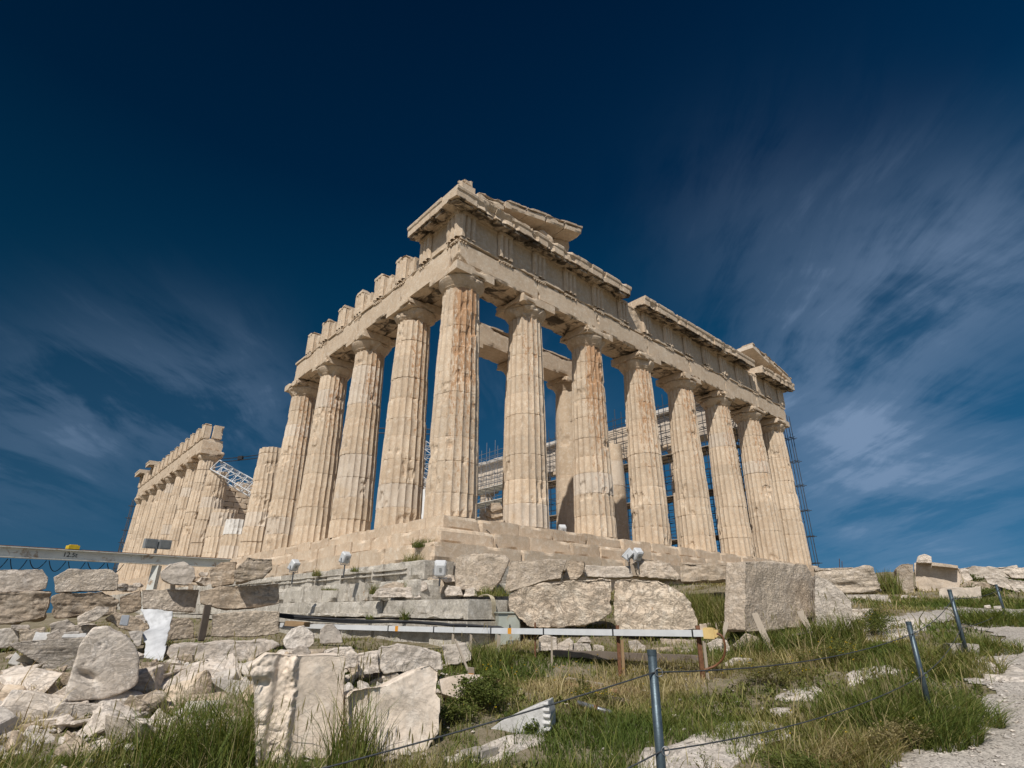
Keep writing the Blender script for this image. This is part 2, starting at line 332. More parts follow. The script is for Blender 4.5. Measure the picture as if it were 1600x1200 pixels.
def gz(XY):
    XY = np.atleast_2d(np.asarray(XY, float)); out = np.zeros(len(XY))
    for s in range(0, len(XY), 20000):
        B = XY[s:s+20000]; out[s:s+20000] = _tpsk(B, GP[:, :2])@_GW[:-3]+_GW[-3]+B@_GW[-2:]
    r = np.linalg.norm(XY-np.array([8.0, 10.0]), axis=1)
    out = np.clip(out, -6.5, 0.2)
    k = sstep(44, 85, r); out = out*(1-k)+k*(-9.0-0.004*np.clip(r-85, 0, 4000))
    q = np.column_stack([XY*0.9, np.zeros(len(XY))]); q2 = np.column_stack([XY*4.0, np.ones(len(XY))])
    return out+(0.07*fbm(q, 3, 3)+0.018*fbm(q2, 4, 3))*(1-k)
def g1(x, y): return float(gz([(x, y)])[0])
def gpix(u, v, d0=3.0, d1=70.0):
    """where the sight line of a measured ground point meets the ground"""
    r = ray(u, v); ds = np.geomspace(d0, d1, 500); P = CX+ds[:, None]*r; h = P[:, 2]-gz(P[:, :2]); k = np.argmax(h < 0)
    if h[k] >= 0: k = len(ds)-1
    p = P[k].copy(); p[2] = g1(p[0], p[1]); return p

def fan(a0, a1, na, r0, r1, nr):
    A, R_ = np.meshgrid(np.linspace(a0, a1, na), np.geomspace(r0, r1, nr), indexing='ij')
    return A, R_
A1 = np.concatenate([np.linspace(YAW-1.0, YAW+1.0, 420), np.linspace(YAW+1.0, YAW+2*math.pi-1.0, 90)[1:]])
RR = np.concatenate([np.geomspace(0.8, 45, 260), np.geomspace(45, 6000, 50)[1:]])
Ag, Rg = np.meshgrid(A1, RR, indexing='ij')
XY = np.column_stack([CX[0]+(Rg*np.cos(Ag)).ravel(), CX[1]+(Rg*np.sin(Ag)).ravel()])
gm, t = newmat('dry_soil')
pos = t.add('ShaderNodeNewGeometry').outputs['Position']
n1 = t.noise(pos, 0.9, 6, 0.65); n2 = t.noise(pos, 7, 6, 0.7); n3 = t.noise(pos, 60, 3, 0.6)
c = t.mix(t.ramp(n1, [(0.36, 0.0), (0.62, 1.0)]), (0.155, 0.125, 0.075), (0.30, 0.255, 0.19))
c = t.mix(t.ramp(n2, [(0.48, 0.0), (0.66, 0.8)]), c, (0.10, 0.105, 0.04))
c = t.mix(1.0, c, t.ramp(n3, [(0.25, 0.7), (0.75, 1.25)]), 'MULTIPLY')
finish(t, c, 0.95, t.math('ADD', n2, t.math('MULTIPLY', n3, 0.4)), 0.8, 0.04, 0.1)
mb = MB(); mb.add(np.column_stack([XY, gz(XY)]), [grid_quads(len(A1), len(RR))])
struct(mb.build('ground', gm, loc=(CX[0], CX[1], -4.6), smooth=True))

# gravel path on the right: its own thin sheet on the ground
def inpoly(P, poly):
    poly = np.asarray(poly); n = len(poly); c = np.zeros(len(P), bool)
    for i in range(n):
        (x0, y0), (x1, y1) = poly[i], poly[(i+1) % n]
        with np.errstate(divide='ignore', invalid='ignore'):
            c ^= ((y0 > P[:, 1]) != (y1 > P[:, 1])) & (P[:, 0] < (x1-x0)*(P[:, 1]-y0)/(y1-y0)+x0)
    return c
pathpoly = [gpix(u, v)[:2] for u, v in [(1370, 1230), (1440, 1180), (1500, 1150), (1528, 1110), (1538, 1070), (1530, 1040), (1540, 1025), (1548, 1005), (1540, 985), (1500, 970), (1440, 975), (1400, 985), (1355, 978), (1395, 962), (1430, 957), (1500, 950), (1580, 950), (1640, 947), (1760, 960), (1900, 1010), (2100, 1250), (1500, 1400), (1200, 1400), (1290, 1270)]]
def on_path(P, wob=0.16):
    q = np.column_stack([P*1.6, np.zeros(len(P))]); d = np.column_stack([fbm(q, 21, 3), fbm(q, 22, 3)])*wob*3
    return inpoly(P+d, pathpoly)
a_, r_ = np.meshgrid(np.linspace(YAW-1.35, YAW-0.02, 360), np.geomspace(1.2, 22, 300), indexing='ij')
PXY = np.column_stack([CX[0]+(r_*np.cos(a_)).ravel(), CX[1]+(r_*np.sin(a_)).ravel()]); ok = on_path(PXY)
q = grid_quads(360, 300); q = q[ok[q].all(1)]
used = np.unique(q); rm = np.full(len(PXY), -1); rm[used] = np.arange(len(used))
pz = gz(PXY[used])+0.016+0.006*fbm(np.column_stack([PXY[used]*6, np.zeros(len(used))]), 8, 3)
gv, t = newmat('gravel')
pos = t.add('ShaderNodeNewGeometry').outputs['Position']
v1 = t.add('ShaderNodeTexVoronoi', {'Vector': pos, 'Scale': 58.0}); v2 = t.add('ShaderNodeTexVoronoi', {'Vector': pos, 'Scale': 130.0}); n1 = t.noise(pos, 1.4, 6, 0.65)
c = t.mix(t.ramp(n1, [(0.36, 0.0), (0.66, 1.0)]), (0.35, 0.315, 0.275), (0.46, 0.42, 0.375))
c = t.mix(1.0, c, t.ramp(t.add('ShaderNodeSeparateColor', {0: v1.outputs['Color']}).outputs[0], [(0.0, 0.45), (0.3, 0.9), (0.7, 1.05), (1.0, 1.3)]), 'MULTIPLY')
finish(t, c, 0.95, t.math('ADD', t.math('MULTIPLY', v1.outputs[0], -1.0), t.math('MULTIPLY', v2.outputs[0], -0.5)), 0.45, 0.014, 0.1)
mb = MB(); mb.add(np.column_stack([PXY[used], pz]), [rm[q]]); struct(mb.build('gravel_path', gv, smooth=True))

# ------------------------------------------------------------------ the temple
TEMPLE = thing('ruined_temple', 'ruined pale marble Doric temple with standing columns on a stepped base', 'temple', (15.4, 35.0, -1.7))
AXX = [1.0, 4.7, 8.99, 13.29, 17.59, 21.88, 26.18, 29.88]
AXY = [1.0, 4.69]+[4.69+4.293*k for k in range(1, 15)]+[68.48]
ZN, ZE, ZC, ZA, ZF, ZG = 9.35, 9.85, 10.25, 11.52, 12.86, 13.36   # neck, echinus top, abacus top, architrave, frieze, cornice

def drums_of(rng, z0, z1, n):
    zs = np.linspace(z0, z1, n+1); zs[1:-1] += np.array([rng.uniform(-0.2, 0.2) for _ in range(n-1)])*(z1-z0)/n*0.8; return zs
def shaft(mb, x, y, z0, z1, r0, r1, seed, fine=True, ztop=None, flutes=20, patina=0.0, pat_dir=None, white=(), smooth=False, damage=1.0, jig=0.012, wamt=0.35):
    """fluted shaft of stacked drums; ztop cuts it off broken"""
    rng = random.Random(seed); per = 8 if fine else 5
    nd = 10 if not smooth else 5; zs = drums_of(rng, z0, z1, nd)
    th = np.arange(flutes*per)*2*math.pi/(flutes*per); tt = (np.arange(flutes*per) % per)/per*2-1
    prof = -(0.078 if not smooth else 0.0)*(1-tt**2)**0.8
    arris = np.abs(tt)**6
    top = ztop if ztop else z1
    rows = []; tints = []; 
    for k in range(nd):
        a, b = zs[k], min(zs[k+1], top)
        if a >= top: break
        m = max(3, int((b-a)/(0.075 if fine else 0.16)))
        zz = np.concatenate([[a+0.001, a+0.014], np.linspace(a+0.03, b-0.03, m), [b-0.014, b-0.001]])
        jx, jy = rng.uniform(-jig, jig), rng.uniform(-jig, jig); tint = 0.5*rng.uniform(0.90, 1.08); wh = wamt if k in white else (0.28 if rng.random() < 0.10 else 0.0); dr = rng.uniform(-0.006, 0.006)
        for i, z in enumerate(zz): rows.append((z, jx, jy, tint, wh, dr-(0.009 if i in (0, len(zz)-1) else 0.002 if i in (1, len(zz)-2) else 0), k))
    rows = np.array(rows); Z = rows[:, 0]; f = (Z-z0)/(z1-z0); Rz = r0+(r1-r0)*f+0.018*np.sin(math.pi*np.clip(f, 0, 1))
    T, Zg = np.meshgrid(th, Z, indexing='ij'); n, m = T.shape
    Rg_ = (Rz+rows[:, 5])[None, :]*(1+prof[:, None]*0.95)
    P0 = np.stack([x+Rz[None]*np.cos(T), y+Rz[None]*np.sin(T), Zg], -1).reshape(-1, 3)
    na = fbm(P0*np.array([5, 5, 2.2]), seed, 3).reshape(n, m); nb = fbm(P0*np.array([1.1, 1.1, 0.9]), seed+50, 3).reshape(n, m); nc = fbm(P0*9, seed+70, 2).reshape(n, m)
    chipped = np.clip(na*2.6-0.55+0.8*nb, 0, 1)
    Rg_ -= damage*0.026*arris[:, None]*chipped                      # broken arrises
    Rg_ -= damage*0.065*sstep(0.36, 0.52, nb+0.22*na)               # lost patches
    joint = np.exp(-np.minimum.reduce([np.abs(Zg-z) for z in zs])/0.05)
    Rg_ -= damage*0.06*joint*np.clip(nc+na-0.22, 0, 1)              # spalled joints
    X = x+rows[:, 1][None]+Rg_*np.cos(T); Y = y+rows[:, 2][None]+Rg_*np.sin(T); Zo = Zg.copy()
    if ztop:
        e = sstep(top-0.5, top, Zg); Zo -= e*0.16*np.clip(fbm(P0*1.8, seed+9, 2).reshape(n, m)+0.2, 0, 1)
    V = np.stack([X, Y, Zo], -1).reshape(-1, 3)
    q = grid_quads(n, m); k = np.arange(m-1); last = (n-1)*m+k
    q = np.vstack([q, np.stack([last, k, k+1, last+1], -1)])
    w_ = np.zeros((n, m, 4)); w_[..., 0] = rows[:, 3][None]*(1+0.05*na); w_[..., 3] = rows[:, 4][None]*sstep(-0.35, -0.05, nb+0.3)
    if patina:
        cosd = np.cos(T-pat_dir) if pat_dir is not None else np.ones_like(T)
        w_[..., 1] = patina*sstep(0.42, 1.0, cosd+0.10*nb+0.06*na)*(0.45+0.55*sstep(0.1, 0.9, (Zg-z0)/(z1-z0)))+0.12*(na+0.3)
    topc = len(V); V = np.vstack([V, [[x, y, Zo[:, -1].mean()]], [[x, y, Zo[:, 0].mean()]]])
    rim = np.arange(n)*m+m-1; rb = np.arange(n)*m
    tri = np.vstack([np.stack([rim, np.roll(rim, -1), np.full(n, topc)], -1), np.stack([np.roll(rb, -1), rb, np.full(n, topc+1)], -1)])
    mb.add(V, [q, tri], np.vstack([w_.reshape(-1, 4), np.tile([[0.5, 0, 0, 0]], (2, 1))]))
def capital(mb, x, y, seed, z=(ZN, ZE, ZC), s=1.0, half=1.0, n=72, chip=0.10, dark=0.35, cut=None):
    zz = np.array([z[0]-0.02, z[0]+0.02, z[0]+0.05, z[0]+0.07, z[0]+0.09, z[0]+0.11, z[0]+0.2, z[0]+0.3, z[0]+0.4, z[1]-0.02, z[1]+0.004])
    rr = np.array([0.70, 0.745, 0.775, 0.76, 0.80, 0.79, 0.86, 0.93, 0.985, 1.0, 0.96])*s
    T, Zg = np.meshgrid(np.arange(n)*2*math.pi/n, zz, indexing='ij'); Rg_ = np.tile(rr, (n, 1))
    P0 = np.stack([x+Rg_*np.cos(T), y+Rg_*np.sin(T), Zg], -1).reshape(-1, 3); nz = fbm(P0*1.7, seed, 3).reshape(T.shape)
    Rg_ -= chip*1.1*sstep(0.12, 0.55, nz)
    V = np.stack([x+Rg_*np.cos(T), y+Rg_*np.sin(T), Zg], -1).reshape(-1, 3); m = len(zz)
    q = grid_quads(n, m); k = np.arange(m-1); last = (n-1)*m+k; q = np.vstack([q, np.stack([last, k, k+1, last+1], -1)])
    wv = np.tile([0.48, 0.15, dark, 0.0], (len(V), 1)); mb.add(V, [q], wv)
    rbox(mb, x-half, x+half, y-half, y+half, z[1], z[2]-0.004, 0.10, chip, seed+3, 0.01, (0.5, 0.1, 0.1, 0), 0.16, 1.7, soffit=0.6, xf=cut)
def column(x, y, seed, fine=True, **kw):
    cap_kw = kw.pop('cap', {})
    mb = MB(); corner = (x, y) == (1.0, 1.0)
    shaft(mb, x, y, 0.0, ZN, 0.975 if corner else 0.95, 0.775 if corner else 0.755, seed, fine, **kw)
    c = mb.build('column', MARBLE, TEMPLE)
    if not kw.get('ztop'):
        mb = MB(); capital(mb, x, y, seed+500, n=72 if fine else 40, **cap_kw); mb.build('capital', MARBLE, c)
    return c
pd = math.atan2(-15.57-1, -10.74-1)    # towards the south-east, weather side
def cornercut(V):   # the corner abacus and echinus have lost a wedge
    k = np.clip(0.55-((V[:, 0]-0.0)+(V[:, 1]-0.0)), 0, 1)*0.42; V = V.copy(); V[:, 0] += k*0.8; V[:, 1] += k*0.8; return V
column(1.0, 1.0, 1, patina=1.0, pat_dir=pd+0.34, damage=0.9, cap=dict(chip=0.12, dark=0.2))
pats = [0, 0.62, 0.95, 0.80, 0.7, 0.7, 0.65, 0.5]
for i in range(1, 8): column(AXX[i], 1.0, 10+i, patina=pats[i], pat_dir=pd+0.15+0.1*(i % 3), cap=dict(chip=0.14 if i != 5 else 0.3), white=(2,) if i == 2 else ())
for j in range(1, 5): column(1.0, AXY[j], 30+j, patina=0.72, pat_dir=pd+0.65, damage=1.15, cap=dict(chip=0.14 if j > 1 else 0.2))
column(1.0, AXY[5], 41, ztop=6.95, damage=1.1, jig=0.03)
column(1.0, AXY[6], 42, fine=False, ztop=2.75, damage=0.7, jig=0.04, white=(2,), wamt=1.0)
column(1.0, AXY[7], 43, fine=False, ztop=4.0, damage=1.2, jig=0.06)
column(1.0, AXY[8], 44, fine=False, ztop=7.7, damage=1.3, jig=0.05)
for j in range(9, 17): column(1.0, AXY[j], 50+j, fine=False, damage=1.5 if j < 12 else 1.0, jig=0.035 if j < 12 else 0.012)

# stepped base
def course(name, off, z0, z1, seed, mat, x0, x1, y0, y1, blen=1.9, depth=1.1, chip=0.06, skip=None, wear=(0.5, 0, 0, 0), only=None, gap=0.006, jit=0.0):
    mb = MB(); rng = random.Random(seed)
    if only != 'left':
        a = x0
        while a < x1-0.1:
            b = min(x1, a+blen*rng.uniform(0.75, 1.25)); b = x1 if x1-b < 0.6 else b
            tn = 0.5*rng.uniform(0.88, 1.06); s_ = rng.uniform(0, jit); pt = 0.5 if rng.random() < 0.08 else 0.0
            if not (skip and skip('front', a, b)): rbox(mb, a+gap, b-gap, y0+s_, y0+depth, z0, z1-rng.uniform(0, 0.008), 0.13, chip, rng.randrange(9999), 0.012, (tn, pt, wear[2], wear[3]), 0.12, 1.6)
            a = b
    if only != 'front':
        a = y0+(depth if only != 'left' else 0)
        while a < y1-0.1:
            b = min(y1, a+blen*rng.uniform(0.75, 1.25)); b = y1 if y1-b < 0.6 else b
            tn = 0.5*rng.uniform(0.88, 1.06); s_ = rng.uniform(0, jit); pt = 0.5 if rng.random() < 0.08 else 0.0
            if not (skip and skip('left', a, b)): rbox(mb, x0+s_, x0+depth, a+gap, b-gap, z0, z1-rng.uniform(0, 0.008), 0.13 if a < 30 else 0.4, chip, rng.randrange(9999), 0.012, (tn, pt, wear[2], wear[3]), 0.12, 1.6)
            a = b
    return mb.build(name, mat, TEMPLE)
course('step', 0, -0.52, 0.0, 1, MARBLE, 0.0, 30.88, 0.0, 69.5)
course('step', 1, -1.07, -0.52, 2, MARBLE, -0.62, 31.5, -0.62, 70.1)
course('step', 2, -1.66, -1.07, 3, MARBLE, -1.2, 32.1, -1.2, 70.7)
mb = MB(); mb.box(0.9, 30.0, 0.9, 68.6, -1.7, -0.006, (0.48, 0, 0, 0)); mb.box(3.9, 27.0, 5.3, 64.0, -0.006, 0.35); mb.box(4.3, 26.6, 5.7, 63.6, 0.35, 0.70); mb.build('floor', MARBLE, TEMPLE)
# exposed foundation below the steps on the flank, grey limestone courses
FND = course('foundation_course', 0, -2.21, -1.66, 4, LIMEST, -1.75, 3.0, -1.55, 70, 1.35, 1.2, 0.07, None, jit=0.05, gap=0.012)
course('foundation_course', 0, -2.77, -2.21, 5, LIMEST, -2.15, 2.0, -1.9, 70, 1.6, 1.3, 0.11, None, jit=0.12, gap=0.022)
course('foundation_course', 0, -3.22, -2.77, 6, LIMEST, -2.62, 0.6, -4.95, 70, 1.15, 1.6, 0.05, None, jit=0.03, gap=0.01)
mb = MB(); rg2 = random.Random(8)
for k in range(9):
    a = -0.8+k*2.2; mb = MB()
    for zz, oo in ((-2.03, -1.80), (-1.90, -1.785)): rbox(mb, oo, -1.6, a, a+2.15, zz, zz+0.05, 0.12, 0.03, 60+k, 0.004, (0.52, 0, 0, 0), 0.03)
    mb.build('foundation_moulding', LIMEST, TEMPLE); mb = MB(); rbox(mb, -2.68, -2.4, a-4.0, a-1.86, -3.20, -3.10, 0.12, 0.03, 80+k, 0.004, (0.54, 0, 0, 0), 0.03); mb.build('foundation_moulding', LIMEST, TEMPLE)
course('foundation_course', 0, -3.42, -3.24, 7, LIMEST, -2.70, 0.6, -5.03, 70, 2.4, 1.6, 0.02, None, jit=0.01)
course('foundation_course', 0, -4.3, -3.42, 8, LIMEST, -2.50, 0.6, -4.85, 70, 1.4, 1.6, 0.06, None, jit=0.08)
course('foundation_course', 0, -2.6, -1.66, 9, MARBLE, 1.0, 31.8, -1.0, 20, 1.5, 1.2, 0.10, None, only='front', jit=0.1)
mb = MB(); mb.box(-1.3, 2.5, -1.3, 69, -4.3, -1.7); mb.box(-1.9, 0.3, -4.3, 0, -4.3, -2.79); mb.build('foundation_core', LIMEST, TEMPLE)
# entablature -------------------------------------------------------------
FA = 0.115
def front(a, o, z): return np.stack([a, FA-o, z], -1)
def left(a, o, z): return np.stack([FA-o, a, z], -1)
def fbox(mb, fr, a0, a1, o0, o1, z0, z1, **kw):
    if fr is front: rbox(mb, a0, a1, FA-o1, FA-o0, z0, z1, **kw)
    else: rbox(mb, FA-o1, FA-o0, a0, a1, z0, z1, **kw)
def architrave(fr, edges, seed, left_end_open=False, wear=(0.5, 0, 0.05, 0), inner=True, rough=0.06, first_in=0.0):
    rng = random.Random(seed)
    for k, (a, b) in enumerate(zip(edges[:-1], edges[1:])):
        mb = MB(); tn = 0.5*rng.uniform(0.95, 1.04); a0 = a+(first_in if k == 0 else 0)
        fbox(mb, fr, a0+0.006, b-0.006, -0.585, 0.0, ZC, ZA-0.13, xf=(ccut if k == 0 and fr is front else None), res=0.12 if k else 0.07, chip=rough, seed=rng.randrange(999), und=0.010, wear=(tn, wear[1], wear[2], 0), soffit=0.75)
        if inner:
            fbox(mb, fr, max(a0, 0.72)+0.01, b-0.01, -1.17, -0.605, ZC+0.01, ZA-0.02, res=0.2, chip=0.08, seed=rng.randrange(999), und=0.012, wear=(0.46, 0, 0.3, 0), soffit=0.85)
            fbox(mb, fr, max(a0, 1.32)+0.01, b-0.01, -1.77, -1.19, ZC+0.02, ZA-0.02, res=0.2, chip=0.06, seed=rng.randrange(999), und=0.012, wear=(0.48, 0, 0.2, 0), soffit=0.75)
        fbox(mb, fr, a0+0.006, b-0.006, -0.5, 0.075, ZA-0.128, ZA, res=0.09, chip=0.085, seed=rng.randrange(999), und=0.008, wear=(tn, 0.0, 0.0, 0), edge=0.07, freq=1.3)
        mb.build('architrave_block', MARBLE, TEMPLE)
TW = 0.845
def triglyph(fr, a, seed, z0=ZA, z1=ZF, regula=True, depth=0.55, top=True, broken=0.0, wear=(0.5, 0, 0, 0)):
    mb = MB(); h = TW/2; g = TW/6; zc = z1-0.17
    # plan outline across the face: half groove, glyph, V groove, glyph, V groove, glyph, half groove
    us = np.array([-h, -h+g*0.5, -h+g*1.5, -h+g*2, -h+g*2.5, -h+g*3.5, -h+g*4, -h+g*4.5, -h+g*5.5, h])
    os_ = np.array([-0.0, 0.12, 0.12, -0.02, 0.12, 0.12, -0.02, 0.12, 0.12, -0.0])
    zz = np.linspace(z0+0.002, zc, 10); U_, Z_ = np.meshgrid(us, zz, indexing='ij'); O_ = np.tile(os_[:, None], (1, 10))
    nz = fbm(np.stack([a+U_, O_, Z_], -1).reshape(-1, 3)*3.5, seed, 3).reshape(U_.shape)
    O_ = O_-np.where(O_ > 0, 0.06*np.clip(nz-0.05, 0, 1), 0)
    V = fr(a+U_.ravel(), O_.ravel(), Z_.ravel()); q = grid_quads(10, 10); q = q if fr is front else q[:, ::-1]
    tn = wear[0]; mb.add(V, [q], (tn, wear[1], wear[2], wear[3]))
    fbox(mb, fr, a-h, a+h, -depth, -0.022, z0+0.003, zc, res=0.25, chip=0.02, seed=seed+1, wear=wear)
    if top: fbox(mb, fr, a-h-0.004, a+h+0.004, -depth, 0.14, zc+0.001, z1-0.004, res=0.1, chip=0.05+broken, seed=seed+2, wear=wear, edge=0.08)
    if regula:
        fbox(mb, fr, a-h, a+h, -0.05, 0.068, ZA-0.205, ZA-0.132, res=0.1, chip=0.05, seed=seed+3, wear=(0.48, 0, 0, 0), edge=0.05)
        for k in range(6):
            c = a-h+TW*(k+0.5)/6; p = np.array([front(np.array(c), np.array(0.034), np.array(z))if fr is front else left(np.array(c), np.array(0.034), np.array(z)) for z in (ZA-0.203, ZA-0.262)])
            if fbm(np.array([[c*3.1, seed, 0.5]]), 5, 2)[0] < 0.18: mb.tube(p, [0.030, 0.036], 8)
    mb.build('triglyph', MARBLE, TEMPLE)
def metope(fr, a0, a1, seed, z1=ZF, relief=0.07, wear=(0.46, 0.22, 0.3, 0)):
    n = 22; m = 24; zt = np.linspace(ZA+0.002, z1-0.002, m); us = np.linspace(a0+0.002, a1-0.002, n); U_, Z_ = np.meshgrid(us, zt, indexing='ij')
    P = np.stack([U_, Z_*0+seed, Z_], -1).reshape(-1, 3); nz = fbm(P*2.1, seed, 4).reshape(U_.shape)
    b = np.minimum(np.minimum(U_-a0, a1-U_), Z_-ZA)/0.15; O_ = -0.06+relief*np.clip(nz+0.05, -0.3, 1)*np.clip(b, 0, 1)+np.where(Z_ > z1-0.11, 0.03, 0)
    V = fr(U_.ravel(), O_.ravel(), Z_.ravel()); q = grid_quads(n, m); mb = MB(); mb.add(V, [q if fr is front else q[:, ::-1]], wear)
    fbox(mb, fr, a0+0.003, a1-0.003, -0.55, -0.075-relief*0.35, ZA+0.003, z1-0.004, res=0.4, chip=0.03, seed=seed, wear=wear)
    mb.build('metope', MARBLE, TEMPLE)
def cornice(fr, a0, a1, seed, rough=0.10, o1=0.72, name='cornice_block', z=(ZF, ZG), mut=True):
    """one overhanging cornice block with its sloped mutule below"""
    pr = [(-0.95, z[0]+0.004), (0.10, z[0]+0.004), (0.14, z[0]+0.075), (o1-0.06, z[0]-0.035), (o1, z[0]-0.05), (o1, z[0]+0.16), (o1, z[0]+0.27), (o1+0.045, z[0]+0.33), (o1+0.06, z[0]+0.44), (o1+0.04, z[1]-0.004), (0.2, z[1]+0.0), (-0.95, z[1]+0.0)]
    na = max(3, int((a1-a0)/0.13)); us = np.linspace(a0+0.004, a1-0.004, na); pr = np.array(pr); m = len(pr)
    U_ = np.repeat(us, m); O_ = np.tile(pr[:, 0], na); Z_ = np.tile(pr[:, 1], na)
    nz = fbm(np.stack([U_*2.6, O_*2, Z_*2], -1), seed, 3); nz = np.where(nz > 0.10, nz-0.08, 0.04*(nz+0.5)); out = sstep(0.30, o1, O_)
    O2 = O_-out*rough*2.2*np.clip(nz-0.02, 0, 1); Z2 = Z_-out*rough*0.6*np.clip(nz, 0, 1)*(Z_ > z[0]+0.2)
    V = fr(U_, O2, Z2); k = np.arange(m); q = []
    for i in range(na-1):
        q.append(np.stack([i*m+k, i*m+(k+1) % m, (i+1)*m+(k+1) % m, (i+1)*m+k], -1))
    q = np.vstack(q); e0 = np.array([k]); e1 = np.array([(na-1)*m+k[::-1]])
    if fr is front: q = q[:, ::-1]; e0 = e0[:, ::-1]; e1 = e1[:, ::-1]
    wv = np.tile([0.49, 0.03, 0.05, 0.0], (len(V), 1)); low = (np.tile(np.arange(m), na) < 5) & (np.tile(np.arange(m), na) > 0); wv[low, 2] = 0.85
    mb = MB(); mb.add(V, [q, e0, e1], wv)
    if mut:
        c = (a0+a1)/2; hw = min(TW/2, (a1-a0)/2-0.06)
        def mx(Vv):
            Vv = Vv.copy(); o = (FA-Vv[:, 1]) if fr is front else (FA-Vv[:, 0]); Vv[:, 2] += 0.075-0.155*(o-0.14)/(o1-0.2); return Vv
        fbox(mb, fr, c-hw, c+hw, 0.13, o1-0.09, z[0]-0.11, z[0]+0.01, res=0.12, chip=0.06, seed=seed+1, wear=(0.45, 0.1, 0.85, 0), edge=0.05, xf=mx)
    mb.build(name, MARBLE, TEMPLE)

def ccut(V):    # the lower corner of the corner block has broken away
    V = V.copy(); q = np.clip(0.95-(V[:, 0]-FA)*1.15-(V[:, 1]-FA)*1.15-(V[:, 2]-ZC)*1.9+0.3*fbm(V*3.0, 9, 3), 0, 1)*0.42; V[:, 0] += q*0.75; V[:, 1] += q*0.55; V[:, 2] += q*0.15; return V
ae = [0.115]+[(AXX[i]) for i in range(1, 7)]+[30.765]
architrave(front, ae, 5, rough=0.10)
le = [0.72]+AXY[1:4]+[17.45]
architrave(left, le, 6, rough=0.05)
tx = [0.54+k*(30.34-0.54)/14 for k in range(15)]
rg = random.Random(3)
for k, a in enumerate(tx): triglyph(front, a, 100+k, wear=(0.5*rg.uniform(0.90, 1.03), 0.25, 0.25, 0))
for k in range(14): metope(front, tx[k]+TW/2, tx[k+1]-TW/2, 200+k)
ty = [0.54+k*2.128 for k in range(8)]
for k, a in enumerate(ty): triglyph(left, a, 300+k, broken=0.06 if k > 1 else 0.02, wear=(0.51*rg.uniform(0.95, 1.04), 0.0, 0.0, 0.0))
metope(left, ty[0]+TW/2, ty[1]-TW/2, 350, relief=0.02)
for k in range(1, 7):   # low remains of the backing between the bare triglyphs
    mb = MB(); a0, a1 = ty[k]+TW/2+0.01, ty[k+1]-TW/2-0.01; mid = a0+(a1-a0)*0.55
    fbox(mb, left, a0, mid, -0.62, -0.16, ZA+0.003, ZA+0.62+0.12*rg.random(), res=0.12, chip=0.14, seed=400+k, edge=0.2)
    fbox(mb, left, mid+0.01, a1, -0.62, -0.10, ZA+0.003, ZA+0.92+0.15*rg.random(), res=0.12, chip=0.14, seed=430+k, edge=0.2)
    mb.build('frieze_backing', MARBLE, TEMPLE)
for e in np.arange(-0.60, 10.9, 1.064): cornice(front, e, e+1.064, 500+int(e*10), 0.20 if e > 0.4 else 0.04)
for e in np.arange(12.35, 24.9, 1.064): cornice(front, e, e+1.064, 500+int(e*10), 0.14)
for e in (26.3, 27.36, 28.43, 29.49, 30.46): cornice(front, e, e+1.064, 500+int(e*10), 0.12)
for e in (0.47, 1.40, 2.30): cornice(left, e, e+0.9, 600+int(e*10), 0.03)
mb = MB(); fbox(mb, front, 11.15, 12.3, -0.8, -0.25, ZF, ZF+0.22, res=0.12, chip=0.2, seed=77, edge=0.2); mb.build('broken_cornice_stub', MARBLE, TEMPLE)
# pediment remains: rising cornice slabs, tympanum blocks, sculpture fragments
def rslab(name, a0, z0, a1, z1, o0, o1, th, seed, rough=0.07, wear=(0.5, 0.05, 0.05, 0), n=1):
    for k in range(n):
        b0, b1 = a0+(a1-a0)*k/n, a0+(a1-a0)*(k+1)/n; s = (z1-z0)/(a1-a0); mb = MB()
        def sh(V): V = V.copy(); V[:, 2] += z0+s*(V[:, 0]-a0); return V
        rbox(mb, b0+0.006, b1-0.006, FA-o1, FA-o0, 0.0, th, 0.12, rough, seed+k, 0.012, wear, 0.16, 1.6, soffit=0.35, xf=sh)
        def sh2(V): V = V.copy(); V[:, 2] += z0+s*(V[:, 0]-a0)+th*0.99; return V
        rbox(mb, b0+0.02, b1-0.02, FA-o1-0.05, FA-o0, 0.0, 0.11, 0.12, rough, seed+k+40, 0.012, (0.42, 0.55, 0.1, 0), 0.1, 2.0, xf=sh2)
        mb.build(name, MARBLE, TEMPLE)
rslab('raking_cornice', 0.55, ZG+0.02, 2.05, ZG+0.22, -0.5, 0.62, 0.30, 701, n=1)
rslab('raking_cornice', 2.1, 13.72, 7.35, 14.98, -0.55, 0.66, 0.36, 711, n=4, rough=0.06)
def tymp(a0, a1, z0, z1, seed, o0=-0.9, o1=-0.15, top=None):
    mb = MB()
    def sh(V):
        V = V.copy()
        if top: f = (V[:, 2]-z0)/(z1-z0); V[:, 2] += f*top*(V[:, 0]-a0)
        return V
    fbox(mb, front, a0, a1, o0, o1, z0, z1, res=0.14, chip=0.10, seed=seed, edge=0.15, xf=sh); mb.build('tympanum_block', MARBLE, TEMPLE)
tymp(1.3, 3.0, ZG, 13.50, 720, top=0.24); tymp(3.0, 4.9, ZG, 13.92, 721, top=0.24); tymp(4.9, 6.1, ZG, 14.37, 722, top=0.24, o1=-0.3); tymp(6.1, 7.3, ZG, 14.66, 723, top=0.24, o1=-0.25)
tymp(7.3, 8.15, ZG, 14.0, 724); tymp(8.2, 10.6, ZG, ZG+0.2, 725); tymp(12.6, 24.0, ZG, ZG+0.16, 726, o1=-0.35)
